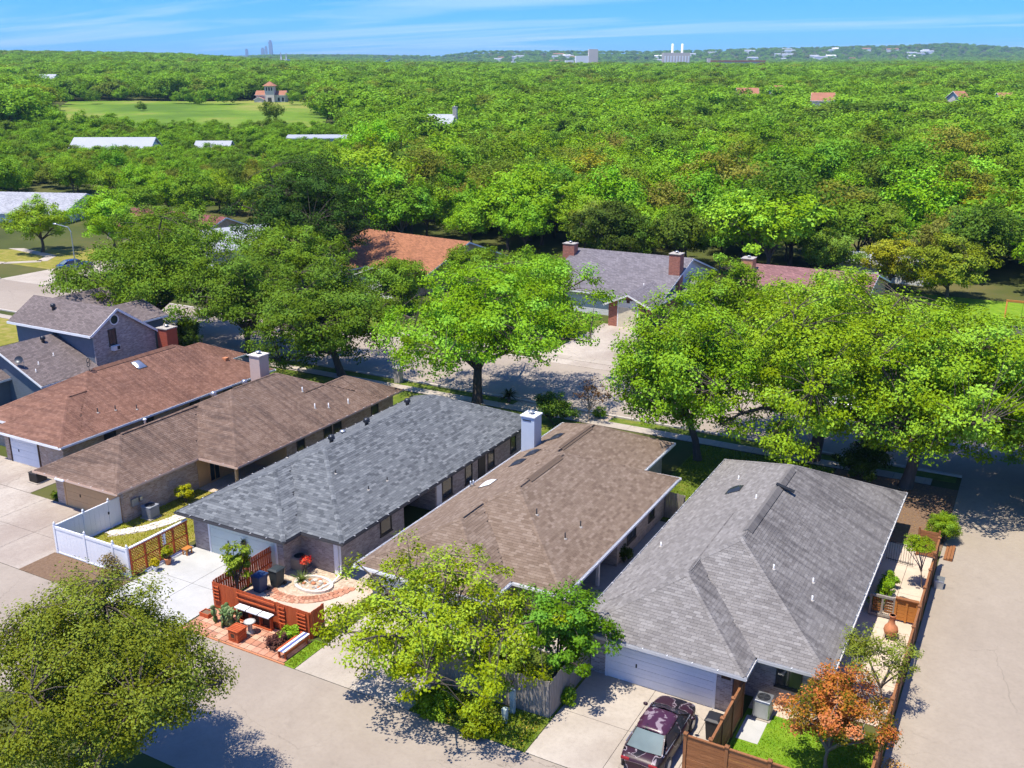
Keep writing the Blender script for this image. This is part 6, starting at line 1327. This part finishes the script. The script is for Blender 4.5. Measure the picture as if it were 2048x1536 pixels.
# fallen leaves and grass blades: nobody could count them
def blades(name, label, rects, dens, h, color, parent=None):
    C = []; 
    for x0, x1, y0, y1, z in rects:
        n = int((x1-x0)*(y1-y0)*dens); C.append(np.stack([rng.uniform(x0, x1, n), rng.uniform(y0, y1, n), np.full(n, z)], 1))
    C = np.concatenate(C); n = len(C); a = rng.uniform(0, 6.28, n); hh = h*rng.uniform(.5, 1.3, n); w_ = .012 + .02*rng.random(n)
    s = np.stack([np.cos(a)*w_, np.sin(a)*w_, np.zeros(n)], 1); lean = np.stack([rng.normal(0, .35, n)*hh, rng.normal(0, .35, n)*hh, hh], 1)
    V = np.stack([C - s, C + s, C + lean], 1).reshape(-1, 3); me = mesh_np(name, V, np.arange(3*n).reshape(-1, 3), M['foliage'], rng.random(n)); o = bpy.data.objects.new(name, me); link(o); o.color = color + (1,); tag(o, label, kind='stuff')
blades('grass', 'bright lawn grass inside the cedar fence', [(-7.25, -2.95, 31, 35.9, .03), (-8.2, -7.3, 31, 33.7, .03)], 420, .055, (.19, .33, .02))
blades('grass', 'weedy grass under the yellow green tree', [(-20.9, -15.4, 28.9, 31, .03), (-27.85, -27.25, 28.9, 31.1, .03)], 420, .09, (.2, .27, .02))
blades('grass', 'dry grass in the white fenced yard', [(-46.3, -41, 31.4, 46, .02)], 160, .09, (.34, .33, .03))
blades('grass', 'patchy grass between the last two houses', [(-19.9, -10.6, 52.5, 65, .02)], 110, .12, (.17, .22, .025))
n_ = 2600; th = rng.random(n_); lx = np.concatenate([rng.normal(-2.35, .3, 1500), rng.uniform(-10, -2.3, 700), rng.uniform(-20, -15.5, 400)]); ly = np.concatenate([rng.uniform(31.5, 35.5, 1500), rng.uniform(57.6, 65, 700), rng.uniform(28.9, 30.8, 400)])
V, F4, T = leaf_arrays(np.stack([lx, ly, np.full(n_, .045)], 1), np.tile([0, 0, 3.], (n_, 1)), rng.uniform(.03, .08, n_), th, jitter=.4)
me = mesh_np('fallen_leaves', V, F4, M['foliage'], T); o = bpy.data.objects.new('fallen_leaves', me); link(o); o.color = (.5, .25, .06, 1); tag(o, 'orange fallen leaves along the fence and under trees', kind='stuff')

# ------------------------------------------------------------------ woods
HOUSE_BOX = [(-92, -56, 92, 122), (-54, -29, 92, 120.5), (-31, -6, 94, 123), (-185, -145, 98, 132), (-137, -109, 103, 121), (-110, -94, 94, 112), (-26, -10, 129, 140), (-14, 14, 110, 130), (-45, -20, 156, 180), (-160, -105, 60, 103)]
def blocked(x, y, pad=2.5):
    for x0, x1, y0, y1 in HOUSE_BOX:
        if x0-pad < x < x1+pad and y0-pad < y < y1+pad: return True
    return False
NV = 8; variants = []
for q in range(NV):
    me, P = crown_mesh('wood_crown', 5.2, [4.0, 4.6, 3.6, 5.0][q % 4], 95, 90, .35, 1.2, 200+q, .7, low=-.8, hollow=.3, lobes=6 + q % 4)
    tm = limbs((0, 0, 0), (0, 0, 3.0), P[::3] + np.array([0, 0, 6.]), .2, 300+q, 6, 5, tw=.04); tme = bpy.data.meshes.new('wood_trunk'); tme.from_pydata([tuple(v) for v in tm.v], [], tm.f); tme.materials.append(M['bark']); variants.append((me, tme))
KINDS = [((.135, .26, .018), 'mid green tree in the woods'), ((.19, .355, .016), 'bright yellow green tree in the woods behind the houses'), ((.085, .16, .022), 'dark green oak in the woods behind the houses'), ((.15, .185, .032), 'olive green tree in the woods behind the houses'), ((.24, .24, .022), 'yellow brown tree in the woods behind the houses'), ((.2, .215, .075), 'pale grey green tree in the woods behind the houses')]
KW = [.30, .32, .18, .12, .04, .04]
pts = []
d = 112.
while d < 330:
    stp = 6.6 if d < 230 else 7.4; nlat = int(.64*2*d/stp) + 2
    for i in range(nlat):
        lat = -.64*d + (i + random.uniform(.05, .95))*stp; dd = d + random.uniform(-.45, .45)*stp; x, y = FH[0]*dd + RT[0]*lat, FH[1]*dd + RT[1]*lat
        a = 1024 + 2046*lat/dd
        if y < 118.5 or blocked(x, y): continue
        pts.append((dd, x, y, a))
    d += stp
pts.sort(); woods = []; rest = []
for dd, x, y, a in pts:
    low_zone = a < 690 and dd > 212
    if low_zone and dd > 312 and a > 60: continue
    if low_zone:
        s = random.uniform(.36, .66)
        if any(abs(a-a_) < w_ and dd < d_ + 2 for a_, d_, w_ in ((215, 262, 100), (416, 266, 45), (645, 280, 95))): s = random.uniform(.3, .4)
        if any(abs(x-bx_) < 10 and abs(y-by_) < 8 for bx_, by_ in FARB): continue
    else: s = random.choice((random.uniform(.75, 1.1), random.uniform(1.1, 1.65))) if not (a < 700 and dd > 165) else random.uniform(.62, .92)
    vis = 20 < a < 2030
    if vis and len(woods) < 298 and not low_zone: woods.append((x, y, s, a, dd))
    else: rest.append((x, y, s))
LANDM = [(-42, 104, 'behind the grey roofed house'), (-73, 106, 'behind the orange roofed house'), (-19, 108, 'behind the mauve roofed house'), (-123, 112, 'behind the maroon roofed house'), (-163, 116, 'behind the pale blue grey roof'), (-18, 136, 'behind the pale shed'), (-32, 168, 'around the bright green clearing'), (7, 121, 'behind the swing lawn'), (-102, 103, 'behind the white sided house'), (-100, 200, 'before the meadow sheds')]
for i, (x, y, s, a, dd) in enumerate(woods):
    nv = .5 + .5*math.sin(x*.06 + 2*math.sin(y*.045))*math.cos(y*.05 + 1.3*math.sin(x*.05)); kd = random.choices(range(6), [w_*f_ for w_, f_ in zip(KW, (1, .4 + 1.6*nv, 1.8 - 1.6*nv, 1.6 - 1.2*nv, 1, 1))])[0]
    if dd < 150 and random.random() < .25: kd = random.choice((2, 3, 4))
    col_, lab = KINDS[kd]; v = random.randrange(NV); zb = float(terrain(x, y)) if dd > 140 else 0.
    kn = lab.split(' in the')[0]; lm = min(LANDM, key=lambda q: math.hypot(q[0]-x, q[1]-y)); sz = 'tall ' if s > 1.08 else 'low ' if s < .9 else ''
    lab = sz + kn + (' at the woods edge ' if dd < 150 else ' in the woods ' if dd < 180 else ' deep in the woods ') + lm[2]
    t = thing('woodland_tree', lab, 'tree', (x, y, zb), 'woods: ' + lab)
    o = bpy.data.objects.new('crown', variants[v][0]); link(o, t); j = lambda: random.uniform(.88, 1.14); o.color = (col_[0]*j(), col_[1]*j(), col_[2]*j(), 1); k_ = random.uniform(.9, 1.12)*(s**-.35 if s > 1 else 1); o.scale = (s, s, s*k_); o.rotation_euler = (0, 0, random.random()*6.28); o.location = (0, 0, 6.0*s*k_ - .3)
    o2 = bpy.data.objects.new('trunk', variants[v][1]); link(o2, t); o2.scale = (s, s, s*k_); o2.rotation_euler = o.rotation_euler; o2.location = (0, 0, -.3)
# the rest of the woods to the hills: one mass
RAMP = [(0, (.08, .15, .022)), (.2, (.125, .24, .018)), (.42, (.18, .34, .016)), (.6, (.135, .26, .018)), (.74, (.095, .175, .024)), (.84, (.15, .19, .035)), (.95, (.21, .27, .025)), (1, (.2, .225, .07))]
M['woods_leaf'] = m_leaf('woods_leaf', ramp=RAMP)
src = []
for q in range(5):
    me, P = crown_mesh('far_crown', 5.2, [4.0, 4.8, 3.6, 4.4, 4.2][q], 60, 52, .58, 1.5, 400+q, .7, M['woods_leaf'], low=-.7, hollow=.35, lobes=6)
    src.append(bpy.data.objects.new('far_crown', me))
for a_, d_, w_ in ((215, 262, 95), (416, 266, 42), (645, 280, 92)):
    for q in range(int(w_*.9)):
        dd = d_ - random.uniform(7, 20); x, y = AD(a_ + random.uniform(-1, 1)*w_, dd); rest.append((x, y, random.uniform(.36, .5)))
for q in range(700):
    dd = random.uniform(214, 318); a_ = random.uniform(-60, 680)
    if any(abs(a_-q_) < w_ and d_-7 < dd < d_+9 for q_, d_, w_ in ((215, 262, 100), (416, 266, 50), (645, 280, 95))): continue
    x, y = AD(a_, dd); rest.append((x, y, random.uniform(.25, .5)))
zs = lambda s: np.where(s > 1, np.maximum(s, 1e-3)**.5, s)
P3 = []
for x, y, s in rest: P3.append((x, y, float(terrain(x, y)) + 5.0*zs(s), s))
def scatter(d0, d1, stp, s0, s1, amin=-80, amax=2130, keep=1., cond=None):
    d = d0
    while d < d1:
        r0 = (amin-1024)/2046*d; r1 = (amax-1024)/2046*d; n = int((r1-r0)/stp); lat = r0 + (np.arange(n) + rng.uniform(0, 1, n))*stp; dd = d + rng.uniform(-.5, .5, n)*stp; x = FH[0]*dd + RT[0]*lat; y = FH[1]*dd + RT[1]*lat; a = 1024 + 2046*lat/dd; z = terrain(x, y); s = rng.uniform(s0, s1, n)
        ok = rng.random(n) < keep
        ok &= ~((a > 70 + (dd-320)*.12) & (a < 640) & (dd > 300) & (dd < 505))          # the meadow stays open
        for bx_, by_, br_ in CLEAR: ok &= ~((np.abs(x-bx_) < br_) & (np.abs(y-by_) < br_))
        for q in np.nonzero(ok)[0]: P3.append((x[q], y[q], z[q] + 5.0*float(zs(s[q])), s[q]))
        d += stp
scatter(331, 620, 10, .8, 2.1); scatter(620, 1200, 14.5, 1.1, 2.7); scatter(1200, 2200, 19, 1.2, 2.7, keep=.9); scatter(2200, 3600, 28, 1.6, 3.2, keep=.7); scatter(3600, 4700, 34, 1.5, 2.6, amin=500, keep=.75)
# lone trees in the meadow
for a, d_, s in ((275, 420, .5), (180, 475, .8), (375, 478, .9), (400, 472, .85), (440, 470, 1.0), (460, 475, .9), (350, 482, .7), (585, 470, .75), (537, 345, .85), (120, 470, .9), (60, 455, .9), (100, 330, .8), (150, 325, .7), (50, 340, .8), (210, 330, .6)):
    x, y = AD(a, d_); P3.append((x, y, float(terrain(x, y)) + 5.0*s, s))
P3 = np.array(P3); pm = bpy.data.meshes.new('woods'); pm.vertices.add(len(P3)); pm.vertices.foreach_set('co', P3[:, :3].astype(np.float32).ravel()); at_ = pm.attributes.new('s', 'FLOAT_VECTOR', 'POINT'); at_.data.foreach_set('vector', np.stack([P3[:, 3], P3[:, 3], zs(P3[:, 3])], 1).astype(np.float32).ravel())
wob = bpy.data.objects.new('distant_woods', pm); link(wob); tag(wob, 'green woods stretching to the hills on the horizon', 'woods', kind='stuff')
ng = bpy.data.node_groups.new('woods', 'GeometryNodeTree'); ng.interface.new_socket('Geometry', in_out='INPUT', socket_type='NodeSocketGeometry'); ng.interface.new_socket('Geometry', in_out='OUTPUT', socket_type='NodeSocketGeometry')
gi = ng.nodes.new('NodeGroupInput'); go = ng.nodes.new('NodeGroupOutput'); iop = ng.nodes.new('GeometryNodeInstanceOnPoints'); jn = ng.nodes.new('GeometryNodeGeometryToInstance')
for s_ in src:
    oi = ng.nodes.new('GeometryNodeObjectInfo'); oi.inputs['Object'].default_value = s_; oi.inputs['As Instance'].default_value = False; gti = ng.nodes.new('GeometryNodeGeometryToInstance')
    ng.links.new(oi.outputs['Geometry'], jn.inputs[0])
iop.inputs['Pick Instance'].default_value = True
rv = ng.nodes.new('FunctionNodeRandomValue'); rv.data_type = 'INT'; rv.inputs[4].default_value = 0; rv.inputs[5].default_value = 4; rv.inputs['Seed'].default_value = 3
rr = ng.nodes.new('FunctionNodeRandomValue'); rr.data_type = 'FLOAT_VECTOR'; rr.inputs[0].default_value = (0, 0, 0); rr.inputs[1].default_value = (.12, .12, 6.28)
na = ng.nodes.new('GeometryNodeInputNamedAttribute'); na.data_type = 'FLOAT_VECTOR'; na.inputs['Name'].default_value = 's'
ng.links.new(gi.outputs[0], iop.inputs['Points']); ng.links.new(jn.outputs[0], iop.inputs['Instance']); ng.links.new(rv.outputs[2], iop.inputs['Instance Index']); ng.links.new(rr.outputs[0], iop.inputs['Rotation']); ng.links.new(na.outputs[0], iop.inputs['Scale']); ng.links.new(iop.outputs[0], go.inputs[0])
md = wob.modifiers.new('woods', 'NODES'); md.node_group = ng
# ------------------------------------------------------------------ haze in the air
hz = MB().box(-14000, 6000, -300, 13500, -1.5, 330).build('haze', None); tag(hz, 'pale blue haze in the air', kind='stuff')
hm = bpy.data.materials.new('haze'); hm.use_nodes = True; ht = hm.node_tree; ht.nodes.clear(); ho = ht.nodes.new('ShaderNodeOutputMaterial'); hv = ht.nodes.new('ShaderNodeVolumePrincipled')
hv.inputs['Color'].default_value = (.42, .7, 1, 1); hv.inputs['Density'].default_value = 8e-5; hv.inputs['Anisotropy'].default_value = .0; ht.links.new(hv.outputs[0], ho.inputs['Volume']); hz.data.materials.append(hm)
